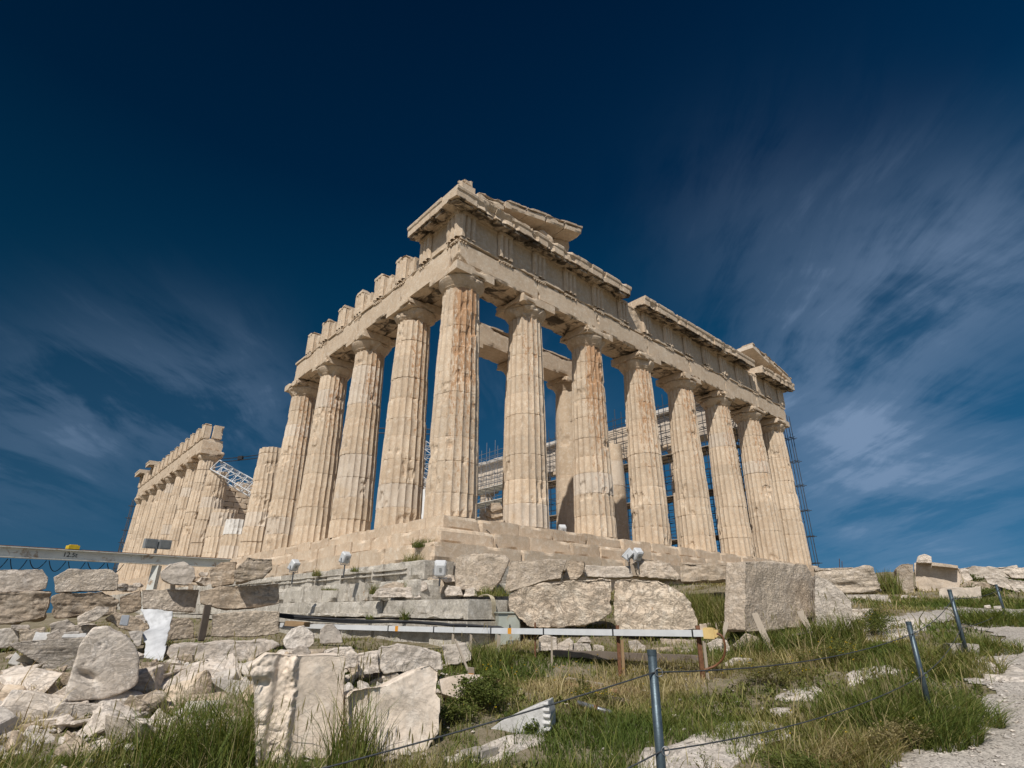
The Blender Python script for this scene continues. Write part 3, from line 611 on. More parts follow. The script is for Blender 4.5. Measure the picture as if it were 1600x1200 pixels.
def lump(name, pts, radii, seed, par=TEMPLE, mat=MARBLE, wear=(0.5, 0.05, 0, 0)):
    """carved fragment: a chain of swelling rings with a rough surface"""
    mb = MB(); P = np.array(pts, float); tt = np.linspace(0, 1, 14); idx = np.linspace(0, 1, len(P))
    C_ = np.stack([np.interp(tt, idx, P[:, k]) for k in range(3)], -1); Rr = np.interp(tt, idx, radii)
    Rr[0] *= 0.3; Rr[-1] *= 0.3
    mb.tube(C_, Rr, 14, wear); V = mb.V[0]; nz = fbm(V*4.5, seed, 3); cc = np.repeat(C_, 14, 0); mb.V[0] = cc+(V-cc)*(1+0.45*nz)[:, None]
    return mb.build(name, mat, par, smooth=True)
y_ = FA+0.15
lump('horse_head_fragment', [(4.55, y_, 13.9), (4.85, y_-0.25, 13.98), (5.2, y_-0.45, 13.75), (5.4, y_-0.5, 13.5)], [0.20, 0.24, 0.18, 0.12], 3)
lump('sculpture_fragment', [(5.95, y_, 13.42), (6.05, y_-0.1, 13.62), (6.3, y_-0.2, 13.72), (6.6, y_-0.2, 13.75)], [0.14, 0.10, 0.09, 0.10], 4)
lump('sculpture_fragment', [(3.4, y_-0.1, 13.40), (3.7, y_-0.2, 13.52), (4.1, y_-0.3, 13.46)], [0.12, 0.16, 0.12], 5)
mb = MB(); rbox(mb, -0.32, 0.42, -0.55, 0.1, ZG+0.01, ZG+0.42, 0.09, 0.12, 31, 0.03, edge=0.2); rbox(mb, -0.18, 0.36, -0.46, 0.05, ZG+0.42, ZG+0.84, 0.07, 0.2, 33, 0.05, edge=0.2); mb.build('corner_finial_stub', MARBLE, TEMPLE)
rslab('raking_cornice', 25.5, 14.52, 28.1, 13.92, -0.55, 0.66, 0.30, 731, n=1, wear=(0.52, 0, 0, 0.3)); tymp(26.2, 27.8, ZG, 14.3, 732, top=-0.23)
rslab('raking_cornice', 27.3, 14.25, 31.35, 13.36, -0.5, 0.68, 0.34, 741, n=3); tymp(26.8, 29.5, ZG, 13.95, 742, top=-0.22)

# west part of the flank still carries its beam; the row of bare triglyphs on top
we = [39.034-0.15]+AXY[10:16]+[69.3]
for k, (a, b) in enumerate(zip(we[:-1], we[1:])):
    mb = MB(); fbox(mb, left, a, b-0.01, -1.77, 0.0, ZC, ZA, res=0.3, chip=0.10, seed=800+k, soffit=0.5); fbox(mb, left, a, b-0.01, -0.4, 0.08, ZA-0.13, ZA+0.002, res=0.2, chip=0.06, seed=820+k); mb.build('architrave_block', MARBLE, TEMPLE)
for k in range(15):
    a = 39.45+k*2.1
    triglyph(left, a, 840+k, regula=False, broken=0.05)
    if k < 14:
        mb = MB(); fbox(mb, left, a+0.45, a+1.66, -0.6, -0.12, ZA+0.004, ZA+0.8+0.3*rg.random(), res=0.25, chip=0.12, seed=860+k, edge=0.2); mb.build('frieze_backing', MARBLE, TEMPLE)
for k, e in enumerate((60.5, 61.5, 66.4, 67.4, 68.4)): cornice(left, e, e+1.0, 880+k, 0.06, mut=False)
mb = MB(); fbox(mb, left, 38.75, 39.25, -1.5, -0.7, ZA+0.004, ZF-0.1, res=0.15, chip=0.2, seed=899, edge=0.2); mb.build('frieze_backing', MARBLE, TEMPLE)

# porch columns inside the front, with their beam
PX = [5.0, 9.17, 13.34, 17.51, 21.68, 25.85]; PY = 6.5; PZ = 0.70
pz = (PZ+9.05, PZ+9.50, PZ+9.85)
for k, x in enumerate(PX):
    mb = MB()
    if k < 3:
        shaft(mb, x, PY, PZ, pz[0], 0.82, 0.66, 900+k, fine=False, damage=0.7, smooth=(k == 2)); c = mb.build('inner_column', MARBLE, TEMPLE)
        mb = MB(); capital(mb, x, PY, 920+k, pz, 0.86, 0.88, 40, 0.10, 0.1); mb.build('capital', MARBLE, c)
    else:
        shaft(mb, x, PY, PZ, pz[0], 0.82, 0.66, 900+k, fine=False, damage=0.4, smooth=(k == 3), ztop=[7.2, 3.2, 5.2][k-3], white=(4,) if k == 3 else ()); mb.build('inner_column', MARBLE, TEMPLE)
for k, (a, b) in enumerate([(4.2, 9.17), (9.17, 14.0)]):
    mb = MB(); rbox(mb, a+0.01, b-0.01, PY-0.75, PY+0.75, pz[2], pz[2]+1.18, 0.14, 0.12, 940+k, 0.015, (0.5, 0, 0.03, 0), 0.2, 1.6, soffit=0.15)
    rbox(mb, a+0.3, b-0.5, PY-0.80, PY+0.3, pz[2]+1.184, pz[2]+1.30, 0.12, 0.12, 950+k, 0.02, (0.5, 0, 0, 0), 0.1, 1.3); mb.build('inner_beam', MARBLE, TEMPLE)

# far side colonnade under restoration and the west cella wall
for j in range(1, 12):
    mb = MB(); shaft(mb, 29.88, AXY[j], 0, ZN, 0.95, 0.755, 960+j, fine=False, damage=0.6, white=(2, 3, 6) if j % 2 else (5,)); c = mb.build('column', MARBLE, TEMPLE)
    mb = MB(); capital(mb, 29.88, AXY[j], 990+j, n=32); mb.build('capital', MARBLE, c)
for j in range(1, 11):
    a, b = AXY[j], AXY[j+1]; mb = MB(); wt = (0.47, 0, 0, 0.4 if j in (1, 2, 4, 5, 7, 8) else 0.1)
    if j == 1: a = 1.95
    rbox(mb, 29.0, 30.765, a+0.01, b-0.01, ZC, ZA, 0.35, 0.05, 1000+j, 0.01, wt, soffit=0.0)
    rbox(mb, 29.1, 30.765, a+0.01, b-0.01, ZA+0.004, ZF, 0.35, 0.06, 1020+j, 0.01, (0.5, 0, 0, 0.4 if j % 3 else 0.1))
    if j not in (3, 6): rbox(mb, 28.55, 31.3, a+0.01, b-0.01, ZF+0.004, ZG-0.1, 0.35, 0.07, 1040+j, 0.01, (0.5, 0, 0, 0.8))
    mb.build('architrave_block', MARBLE, TEMPLE)
mb = MB(); rng = random.Random(12)
for (x0, x1, y0, y1, axis) in [(3.3, 15.0, 44.0, 45.1, 0)]:
    z = 0.7; lv = 0
    while z < 10.2:
        a = x0+(0.6 if lv % 2 else 0)
        while a < x1:
            b = a+1.22
            if z < 9.2+0.9*vnoise(np.array([[a*0.35, 0.2, 0.1]]), 4)[0]: rbox(mb, a+0.006, b-0.006, y0+rng.uniform(0, 0.03), y1, z+0.004, z+0.516, 0.26, 0.05, rng.randrange(9999), 0.012, (0.5*rng.uniform(0.85, 1.05), 0, 0, 0))
            a = b
        z += 0.52; lv += 1
mb.build('cella_wall', MARBLE, TEMPLE)
# ------------------------------------------------------------------ fallen blocks and rubble
def stone(label, pts, d, thick, mat='warm', yaw=0.0, lean=0.0, rough=0.05, seed=None, taper=0.95, name='marble_block', cat='stone block', group=None, relief=None, round_=1, vox=None, wear=(0.5, 0, 0, 0), freq=1.0, flat=0.0):
    """a block whose face outline is known: the face stands on its own plane at distance d, the body has real depth behind it"""
    stone.k += 1; seed = seed or stone.k*13+5
    if wear == (0.5, 0, 0, 0) and isinstance(mat, str): r6 = random.Random(seed*7); wear = (0.5*r6.uniform(0.84, 1.14), r6.choice([0, 0, 0.15, 0.3]), r6.choice([0, 0.1, 0.2]), r6.choice([0, 0, 0.15, 0.35]))
    P = np.array(pts, float); c = P.mean(0); o = at(c[0], c[1], d)
    n = np.array([CX[0]-o[0], CX[1]-o[1], 0.0]); n /= np.linalg.norm(n)
    cy, sy = math.cos(math.radians(yaw)), math.sin(math.radians(yaw)); n = np.array([n[0]*cy-n[1]*sy, n[0]*sy+n[1]*cy, 0])
    e1 = np.array([-n[1], n[0], 0.0])
    ln = math.radians(lean); nn = n*math.cos(ln)+np.array([0, 0, 1.0])*math.sin(ln); e2 = np.array([0, 0, 1.0])*math.cos(ln)-n*math.sin(ln)
    W3 = []
    for u, v in P:
        r = ray(u, v); W3.append(CX+r*(((o-CX)@nn)/(r@nn)))
    W3 = np.array(W3); A = np.stack([(W3-o)@e1, (W3-o)@e2], -1)
    size = float(np.sqrt(abs(0.5*np.sum(A[:, 0]*np.roll(A[:, 1], -1)-np.roll(A[:, 0], -1)*A[:, 1]))))
    ca = A.mean(0); m = len(A)
    Bk = ca+(A-ca)*taper; Bk[:, 1] = np.where(A[:, 1] < ca[1], A[:, 1], Bk[:, 1])
    bm = bmesh.new()
    f = [bm.verts.new((a[0], 0.0, a[1])) for a in A]; b = [bm.verts.new((a[0], thick, a[1])) for a in Bk]
    bm.faces.new(f); bm.faces.new(b[::-1])
    for k in range(m): bm.faces.new((f[(k+1) % m], f[k], b[k], b[(k+1) % m]))
    bmesh.ops.recalc_face_normals(bm, faces=bm.faces); bmesh.ops.triangulate(bm, faces=bm.faces)
    me = bpy.data.meshes.new('tmp'); bm.to_mesh(me); bm.free(); ob = bpy.data.objects.new('tmp', me); COL.objects.link(ob)
    md = ob.modifiers.new('r', 'REMESH'); md.mode = 'VOXEL'; md.voxel_size = vox or max(0.012, min(size, 1.6)/44)
    if round_:
        ms = ob.modifiers.new('s', 'SMOOTH'); ms.factor = 0.5; ms.iterations = round_
    bpy.context.view_layer.update(); dg = bpy.context.evaluated_depsgraph_get(); ev = ob.evaluated_get(dg); m2 = ev.to_mesh()
    nv = len(m2.vertices); V = np.empty(nv*3); m2.vertices.foreach_get('co', V); V = V.reshape(-1, 3); N = np.empty(nv*3); m2.vertices.foreach_get('normal', N); N = N.reshape(-1, 3)
    F4 = [list(p.vertices) for p in m2.polygons]; ev.to_mesh_clear(); bpy.data.objects.remove(ob); bpy.data.meshes.remove(me)
    s = max(0.25, min(size, 1.5)); Q = V/s*freq
    lay = fbm(Q*np.array([1.5, 1.5, 6.0])+3.1, seed+1, 4); dn = fbm(Q*2.2, seed+2, 4); fine = fbm(Q*9.0, seed+3, 3)
    facets = np.abs(fbm(Q*1.6, seed+4, 2))
    lw = {'layer': 1.3, 'warm': 0.8, 'pale': 0.6, 'grey': 0.3, 'pick': 0.15, 'smooth': 0.05}.get(mat, 0.4); fw_ = {'pick': 0.9, 'rough': 1.0, 'smooth': 0.12, 'grey': 0.3}.get(mat, 0.5)
    disp = s*rough*(0.9*dn+lw*0.9*lay+fw_*0.45*fine-0.8*facets)
    V = V+N*disp[:, None]
    if relief is not None: V[:, 1] -= relief(V[:, 0], V[:, 2])*(N[:, 1] < -0.3)
    WV = o+V[:, 0:1]*e1-V[:, 1:2]*nn+V[:, 2:3]*e2
    q = np.array([x for x in F4 if len(x) == 4]); tr = [x for x in F4 if len(x) == 3]
    mb = MB(); mb.add(WV, [q]+([np.array(tr)] if tr else []), wear)
    ob = mb.build(name, ROCKS[mat] if isinstance(mat, str) else mat, smooth=True)
    return tag(ob, label, cat, group)
stone.k = 0

# -- left stacks of temple blocks
stone('pale flat-topped block at the far left edge, upper row, under the white beam', [(-60, 890), (67, 889), (76, 902), (72, 920), (50, 925), (-60, 926)], 12.6, 0.9, 'pale')
stone('six-sided pale block on the second stack from the left, below the beam', [(84, 902), (106, 889), (172, 889), (185, 897), (184, 922), (86, 926)], 12.6, 0.8, 'pick', rough=0.035)
stone('large brown block with a broken slanting face, lower row at the left edge', [(-60, 926), (79, 925), (80, 940), (71, 966), (25, 973), (-60, 978)], 12.4, 1.0, 'warm', rough=0.09)
stone('rounded tan block with a hollow right corner, lower row of the second stack', [(82, 933), (100, 926), (160, 926), (186, 937), (184, 957), (165, 962), (120, 965), (86, 964), (80, 958)], 12.4, 0.9, 'warm', rough=0.09)
stone('thin pointed slab lying tilted against the second stack', [(120, 965), (152, 948), (172, 948), (170, 956), (150, 970), (122, 978)], 11.2, 0.45, 'warm', rough=0.07)
stone('grey pick-dressed block with shadow marks, under the round boulder', [(221, 921), (312, 921), (306, 957), (222, 951)], 12.7, 0.8, 'pick', rough=0.04)
stone('small rusty-toned block left of the grey pick-dressed block', [(187, 933), (220, 922), (221, 952), (207, 957), (187, 958)], 12.9, 0.7, 'warm', rough=0.07)
stone('round tan boulder propped on two small feet', [(250, 894), (265, 881), (288, 877), (304, 886), (305, 902), (298, 914), (270, 914), (252, 905)], 12.7, 0.6, 'grey', rough=0.06, round_=5, name='boulder', cat='boulder')
for u, t_ in ((270, 'left'), (298, 'right')):
    stone('small square stone foot under the round tan boulder, ' + t_ + ' one', [(u-4, 912), (u+4, 912), (u+4, 922), (u-4, 922)], 12.72, 0.25, 'warm', name='prop_stone', cat='stone')
stone('long warm rectangular beam block in the middle row left of the foundation', [(311, 923), (352, 916), (436, 911), (437, 942), (400, 950), (352, 953), (312, 943)], 12.6, 0.9, 'warm', rough=0.05)
stone('rough stub block on top of the long warm beam, beside the dark cut block', [(327, 890), (345, 878), (370, 877), (366, 913), (330, 917)], 12.7, 0.7, 'warm', rough=0.07)
stone('dark cut block with a sharp ridge on top of the long warm beam', [(366, 892), (387, 870), (425, 874), (427, 887), (410, 902), (367, 913)], 12.6, 0.8, 'layer', rough=0.07)
stone('white chiselled block in the bottom row under the long warm beam', [(330, 960), (400, 955), (437, 955), (437, 990), (400, 995), (328, 996)], 12.3, 0.8, 'pick', rough=0.045)
stone('grey block in the bottom row right of the white tarp', [(262, 967), (295, 966), (304, 975), (302, 997), (262, 1000)], 12.4, 0.7, 'pick', rough=0.06)
stone('broken warm block in the shade between second stack and tarp', [(165, 967), (180, 957), (200, 962), (215, 966), (234, 977), (232, 985), (220, 989), (185, 981)], 11.6, 0.6, 'warm', rough=0.08)
stone('small squarish stone directly left of the white tarp', [(200, 986), (224, 986), (220, 1008), (214, 1012), (203, 996)], 10.8, 0.4, 'pale', rough=0.06)
stone('long low slab with a pale worn top right of the tarp foot', [(262, 1009), (330, 1004), (425, 1000), (437, 1008), (405, 1025), (385, 1038), (275, 1037), (258, 1022)], 10.3, 0.9, 'pale', rough=0.05)
stone('broken boulder with a dark hollow below the long low slab', [(240, 1060), (265, 1040), (293, 1037), (308, 1046), (303, 1064), (275, 1074), (254, 1082), (232, 1078)], 9.3, 0.6, 'pale', rough=0.09, name='boulder', cat='boulder')
stone('small upright wedge stone right of the hollow boulder', [(309, 1046), (325, 1040), (336, 1062), (322, 1070)], 9.2, 0.35, 'pale', rough=0.06)
stone('flat stone slabs below the long low slab, left of the tall foreground block', [(330, 1043), (362, 1042), (384, 1055), (378, 1072), (335, 1070)], 8.9, 0.5, 'layer', rough=0.06)
stone('large tilted slab with a torn left edge behind the egg-shaped boulder', [(12, 1008), (35, 1001), (135, 996), (140, 1030), (120, 1064), (100, 1068), (55, 1077), (51, 1073), (64, 1040), (50, 1031)], 9.0, 0.9, 'layer', rough=0.045)
stone('big smooth egg-shaped boulder with a slot, foreground left', [(145, 980), (168, 977), (180, 986), (198, 994), (214, 1010), (219, 1030), (217, 1070), (196, 1083), (160, 1096), (100, 1098), (99, 1083), (112, 1045), (126, 1005)], 7.3, 0.75, 'pale', rough=0.025, wear=(0.55, 0.0, 0.0, 0.1), round_=30, name='boulder', cat='boulder', freq=0.8, relief=lambda x, z: -0.12*np.exp(-(((x+0.15)*0.8+(z+0.16)*-0.5)/0.11)**2-(((x+0.15)*0.5+(z+0.16)*0.85)/0.04)**2)-0.018*sum(np.exp(-((x-a)**2+(z-b)**2)/0.0004) for a, b in [(-0.10, 0.22), (-0.02, 0.16), (-0.12, 0.02), (0.06, 0.10), (-0.22, -0.02)]))
stone('flat-faced block carrying the egg-shaped boulder', [(77, 1105), (100, 1097), (175, 1100), (208, 1108), (207, 1150), (175, 1176), (58, 1180), (56, 1150)], 6.9, 0.8, 'pale', rough=0.05)
stone('grey rock at the left edge below the tilted slab', [(-40, 1062), (38, 1052), (50, 1065), (54, 1096), (25, 1104), (-40, 1106)], 8.0, 0.8, 'pale', rough=0.06)
stone('dark rock with holes at the left edge, lower one', [(-40, 1106), (22, 1105), (36, 1131), (25, 1138), (-40, 1132)], 7.0, 0.7, 'grey', rough=0.06)
stone('small white stone between the left edge rocks and the egg boulder block', [(28, 1105), (47, 1100), (73, 1103), (70, 1119), (43, 1125)], 7.3, 0.4, 'pale', rough=0.08)
stone('square block at the left edge under the brown broken block', [(-30, 988), (15, 981), (30, 985), (30, 1009), (5, 1013), (-30, 1013)], 10.6, 0.5, 'grey', rough=0.06)
stone('slanting block with a dark end beside the white board, left', [(30, 985), (70, 980), (71, 996), (55, 1006), (30, 1009)], 10.6, 0.5, 'warm', rough=0.06)
stone('thin pale chip balanced above the left edge blocks', [(17, 977), (45, 976), (48, 980), (44, 984), (17, 983)], 10.6, 0.3, 'pale')
stone('slanted white slab leaning over the white board', [(72, 991), (92, 983), (95, 990), (76, 1001)], 9.9, 0.2, 'pale')
stone('flat oval stone lying behind the big tilted slab', [(97, 988), (124, 987), (124, 994), (104, 996)], 9.9, 0.25, 'pale')
stone('pale rock ledge behind the tall grass, left foreground', [(212, 1085), (255, 1080), (325, 1072), (382, 1065), (382, 1080), (300, 1108), (225, 1112)], 7.9, 0.6, 'pale', rough=0.06)
stone('shadowed rubble block under the second stack', [(78, 975), (105, 968), (122, 980), (118, 1000), (80, 1000)], 12.0, 0.5, 'grey', rough=0.08)
stone('low pale block half hidden behind the white board at left', [(100, 978), (150, 975), (165, 985), (160, 998), (104, 998)], 11.4, 0.5, 'pale', rough=0.08)
stone('bottom left corner rock in the deep shade', [(-40, 1150), (30, 1146), (60, 1160), (55, 1215), (-40, 1225)], 6.2, 0.6, 'grey', rough=0.08)
# loose rubble in the left heap (alike pieces)
rr_ = random.Random(41)
RUB = [(188, 920, 12.9), (195, 915, 12.9), (205, 918, 13.0), (214, 914, 13.1), (310, 905, 12.9), (318, 897, 12.9), (322, 908, 12.8), (160, 1003, 10.2), (178, 992, 10.8), (190, 1000, 10.5), (300, 1010, 10.9), (350, 1030, 9.6), (390, 1045, 9.0),
       (420, 1030, 9.8), (440, 1022, 10.4), (60, 1090, 7.8), (85, 1090, 7.6), (230, 1105, 7.6), (270, 1115, 7.2), (320, 1100, 7.6), (360, 1090, 7.7), (10, 1045, 9.4), (25, 1030, 9.8), (90, 1010, 10.0), (200, 1020, 9.9), (345, 1085, 8.0), (255, 1098, 7.9), (225, 965, 12.2), (330, 1012, 11.0), (455, 1012, 11.5), (15, 1160, 6.3), (300, 1120, 7.1), (10, 1085, 7.7), (130, 1180, 6.4)]
for k, (u, v, d) in enumerate(RUB):
    s = rr_.uniform(0.08, 0.17)*FPX/d; an = sorted(rr_.uniform(0, 6.28) for _ in range(7))
    pts = [(u+s*1.3*math.cos(a)*rr_.uniform(0.7, 1.1), v-s*0.75*math.sin(a)*rr_.uniform(0.7, 1.1)) for a in [q*6.283/7+rr_.uniform(-0.3, 0.3) for q in range(7)]]
    pts = [(x, 2*v-y) for x, y in pts]
    stone('small broken marble chunk in the rubble heap at the left', pts, d, rr_.uniform(0.15, 0.3), rr_.choice(['pale', 'grey', 'pale', 'warm']), yaw=rr_.uniform(-30, 30), rough=0.09, name='rubble_chunk', cat='rubble', group='rubble chunks in the left heap')

def shard(seed):
    r5 = random.Random(seed); bm = bmesh.new(); sx, sy, sz = r5.uniform(0.8, 1.3), r5.uniform(0.55, 0.9), r5.uniform(0.35, 0.65)
    for k in range(r5.choice([9, 11, 14])): bm.verts.new((sx*r5.choice([-1, 1])*r5.uniform(0.35, 1), sy*r5.choice([-1, 1])*r5.uniform(0.35, 1), sz*r5.choice([-1, 1])*r5.uniform(0.4, 1)))
    h = bmesh.ops.convex_hull(bm, input=bm.verts); bmesh.ops.delete(bm, geom=[v for v in bm.verts if not v.link_faces], context='VERTS')
    bmesh.ops.dissolve_limit(bm, angle_limit=0.25, verts=bm.verts, edges=bm.edges); bmesh.ops.bevel(bm, geom=bm.edges, offset=0.035, segments=1, affect='EDGES'); bmesh.ops.triangulate(bm, faces=bm.faces)
    for _ in range(3):
        L_ = [e for e in bm.edges if e.calc_length() > 0.16]
        if L_: bmesh.ops.subdivide_edges(bm, edges=L_, cuts=1); bmesh.ops.triangulate(bm, faces=bm.faces)
    bm.normal_update(); V = np.array([v.co for v in bm.verts]); N = np.array([v.normal for v in bm.verts]); V = V+N*(0.07*fbm(V*2.2, seed, 4)+0.03*fbm(V*8, seed+1, 2)-0.03*np.abs(fbm(V*3.5, seed+2, 2)))[:, None]
    F3 = np.array([[v.index for v in f.verts] for f in bm.faces]); bm.free(); return V, F3
base_chunks = []
for k in range(12):
    V, F3 = shard(100+k); mb = MB(); mb.add(V*0.16+np.array([CX[0]-3.2+0.1*k, CX[1]+8.0+0.2*k, g1(CX[0]-3.2+0.1*k, CX[1]+8+0.2*k)+0.05]), [F3], (0.545+0.05*(k % 3-1), 0.12*(k % 2), 0.1*(k % 4 == 0), 0.25*(k % 3 == 0))); ob = mb.build('rubble_chunk', ROCKS[['pale', 'pale', 'warm', 'grey', 'pale', 'layer'][k % 6]]); tag(ob, 'small broken marble chunk in the rubble heap at the left', 'rubble', 'rubble chunks in the left heap'); base_chunks.append(ob)
for k in range(300):
    la, fd_ = -1.1-5.6*rr_.random(), 6.9+5.2*rr_.random()
    la *= 0.55+0.055*fd_*1.15
    x = CX[0]+_R[0]*la+0.6631*fd_; y = CX[1]+_R[1]*la+0.7485*fd_
    if x > -2.9: continue
    if abs(x-at(245, 1000, 10.8)[0]) < 0.35 and abs(y-at(245, 1000, 10.8)[1]) < 0.9: continue
    c = rr_.choice(base_chunks).copy(); COL.objects.link(c); s = rr_.choice([0.5, 0.7, 0.9, 1.1, 1.3, 1.6, 2.0]); c.scale = (s, s*rr_.uniform(0.8, 1.2), s*rr_.uniform(0.7, 1.1)); c.rotation_euler = (rr_.uniform(-0.4, 0.4), rr_.uniform(-0.4, 0.4), rr_.uniform(0, 6.28)); c.location = (x, y, g1(x, y)-0.05*s)
big_n = 0
while big_n < 46:
    la, fd_ = -1.1-5.6*rr_.random(), 7.3+4.6*rr_.random(); la *= 0.55+0.063*fd_
    x = CX[0]+_R[0]*la+0.6631*fd_; y = CX[1]+_R[1]*la+0.7485*fd_; big_n += 1
    if x > -3.0 or (abs(x-at(245, 1000, 10.8)[0]) < 0.6 and abs(y-at(245, 1000, 10.8)[1]) < 1.0): continue
    c = rr_.choice(base_chunks).copy(); COL.objects.link(c); s = rr_.uniform(1.9, 3.3); c.scale = (s*1.1, s, s*rr_.uniform(0.75, 1.0)); c.rotation_euler = (rr_.uniform(-0.35, 0.35), rr_.uniform(-0.35, 0.35), rr_.uniform(0, 6.28)); c.location = (x, y, g1(x, y)-0.07*s)
    c.name = 'tumbled_block'; tag(c, 'large angular marble block tumbled in the rubble heap at the left', 'stone block', 'large tumbled blocks in the left heap')
# -- tall foreground blocks
def ridge(x, z):
    P_ = np.stack([x*6, z*6, 0*x], -1); nz = fbm(P_, 5, 4); n2 = fbm(P_*4, 6, 3); x = x+0.03*nz+0.02*n2
    return 0.085*np.exp(-((x+0.01+0.03*z)/0.045)**2)*(1+0.9*nz)+(0.05+0.06*nz)*sstep(-0.15, -0.22, x)+0.03*sstep(-0.05, 0.02, x)+0.012*n2*sstep(0.05, -0.05, x)
stone('tall pale foreground block with a vertical ridge and broken left side', [(386, 1042), (417, 1019), (470, 1022), (540, 1021), (539, 1120), (531, 1250), (395, 1250), (399, 1110), (394, 1062)], 5.9, 0.55, 'smooth', yaw=6, rough=0.035, relief=ridge, vox=0.012, wear=(0.585, 0.0, 0.0, 0.1))
stone('foreground block with a broken sloping top, right of the tall ridged block', [(540, 1088), (552, 1078), (600, 1072), (640, 1052), (672, 1037), (687, 1048), (683, 1082), (689, 1092), (686, 1142), (655, 1190), (560, 1215), (541, 1140)], 6.2, 0.75, 'smooth', yaw=14, lean=7, wear=(0.575, 0.0, 0.0, 0.15), rough=0.05, vox=0.013, round_=3, relief=lambda x, z: -0.10*np.clip(0.02-x-0.25*z, 0, 0.5)*2+0.02*np.sin(9*z+4*x))
stone('low smooth white slab with a tagged stake, right of the sloping-top block', [(685, 1060), (725, 1053), (750, 1054), (762, 1064), (758, 1078), (712, 1092), (690, 1084)], 7.6, 1.0, 'smooth', lean=18, rough=0.03)
stone('left of two rounded stones in front of the cable tray', [(440, 1002), (455, 982), (475, 977), (490, 990), (491, 1004), (485, 1011), (460, 1014), (448, 1014)], 9.9, 0.4, 'pale', rough=0.08, round_=5)
stone('right upright one of two rounded stones in front of the cable tray', [(499, 1006), (500, 984), (510, 975), (520, 975), (534, 990), (535, 1005)], 9.7, 0.35, 'grey', rough=0.06, round_=5)
stone('pale lump right behind the top of the tall ridged block', [(505, 1018), (520, 1014), (550, 1012), (560, 1025), (556, 1042), (530, 1048), (508, 1044)], 8.2, 0.5, 'pale', rough=0.08)
stone('short pale stone between the ridged block and the long boulder', [(557, 1022), (590, 1018), (594, 1052), (560, 1056)], 8.5, 0.4, 'pale', rough=0.08)
stone('long low boulder behind the two foreground blocks', [(584, 1024), (592, 1011), (622, 1007), (655, 1012), (688, 1022), (692, 1046), (600, 1052)], 8.7, 0.6, 'pale', rough=0.07, name='boulder', cat='boulder')
stone('low broken wall stub in the grass below the cable tray', [(690, 1008), (727, 1006), (738, 1022), (736, 1032), (696, 1042)], 10.2, 0.5, 'grey', rough=0.09)
stone('small dome stone peeping over the tall ridged block', [(455, 1018), (465, 1010), (478, 1009), (486, 1020), (480, 1028), (458, 1028)], 8.9, 0.3, 'pale', rough=0.06, round_=4)
# fluted white fragment
def fluted_fragment():
    g = gpix(815, 1148); d = float((g-CX)@CD)
    stone('white marble column splinter with fluted end lying in the grass', [(764, 1140), (780, 1128), (815, 1111), (856, 1094), (860, 1115), (860, 1142), (845, 1150), (800, 1150), (770, 1147)], d, 0.42, WHITE, yaw=-14, rough=0.012, name='column_fragment', cat='column fragment', vox=0.011, round_=1, relief=lambda x, z: 0.022*np.sin(z*95)*sstep(0.24, 0.28, x))
# -- blocks in front of the facade
stone('large warm block at the left end of the row under the facade steps', [(712, 872), (722, 865), (790, 867), (796, 875), (782, 907), (765, 927), (712, 920)], 15.4, 1.2, 'pick', rough=0.05)
stone('second block of the row under the facade steps, slanting right end', [(788, 921), (797, 874), (886, 874), (878, 905), (850, 909), (793, 926)], 15.3, 1.1, 'pick', rough=0.05)
stone('narrow broken block between two larger ones under the facade steps', [(879, 906), (888, 875), (914, 877), (912, 897), (900, 905)], 15.8, 1.0, 'warm', rough=0.08)
stone('smooth-faced course block right of the narrow broken one', [(913, 883), (985, 885), (989, 901), (960, 903), (913, 901)], 16.4, 0.9, 'warm', rough=0.03)
stone('yellow-veined broken block below the twin floodlights', [(987, 880), (1000, 871), (1048, 879), (1062, 897), (1060, 908), (1025, 903), (996, 902)], 16.2, 1.0, 'warm', rough=0.08)
stone('split warm block between the twin floodlights and the big pitted block', [(1061, 879), (1135, 881), (1142, 889), (1140, 907), (1064, 910)], 17.0, 1.0, 'warm', rough=0.07)
stone('huge rough slab with rounded left end, middle of the scene', [(793, 930), (810, 918), (852, 911), (940, 901), (958, 905), (955, 940), (957, 958), (935, 972), (872, 985), (828, 981), (813, 970), (794, 952)], 12.4, 1.1, 'rough', rough=0.06, vox=0.03)
stone('huge rough slab with a sloping right shoulder, right of its rounded twin', [(960, 908), (968, 904), (1028, 904), (1048, 915), (1080, 942), (1091, 970), (1090, 984), (1060, 988), (965, 988), (957, 960)], 12.2, 1.1, 'rough', rough=0.06, vox=0.03)
stone('tall pitted block standing on end right of the grassy gap', [(1166, 876), (1200, 877), (1260, 882), (1272, 900), (1274, 950), (1250, 981), (1172, 990), (1164, 986)], 12.2, 0.5, 'pick', yaw=62, rough=0.03, vox=0.03, taper=1.0)
stone('sloping block leaning against the right side of the tall pitted block', [(1273, 898), (1295, 905), (1312, 920), (1330, 942), (1334, 985), (1300, 1000), (1273, 990)], 12.0, 0.8, 'pick', yaw=8, rough=0.05)
stone('low grey stone in the grass right of the leaning block', [(1330, 952), (1362, 950), (1371, 964), (1345, 985), (1330, 985)], 12.8, 0.6, 'pale', rough=0.06)
stone('thickly layered block behind the leaning one, right of the last column', [(1270, 887), (1312, 885), (1360, 886), (1372, 902), (1377, 922), (1362, 925), (1320, 926), (1300, 916), (1272, 905)], 19.0, 1.4, 'layer', rough=0.09)
stone('pale footing slab under the layered block', [(1320, 928), (1387, 929), (1397, 948), (1362, 954), (1335, 950)], 17.2, 0.9, 'pale', rough=0.04)
stone('chipped upright block with a hollow top on the right slope', [(1400, 888), (1410, 880), (1428, 881), (1428, 902), (1430, 936), (1402, 935)], 22.0, 1.0, 'pick', rough=0.07, yaw=8)
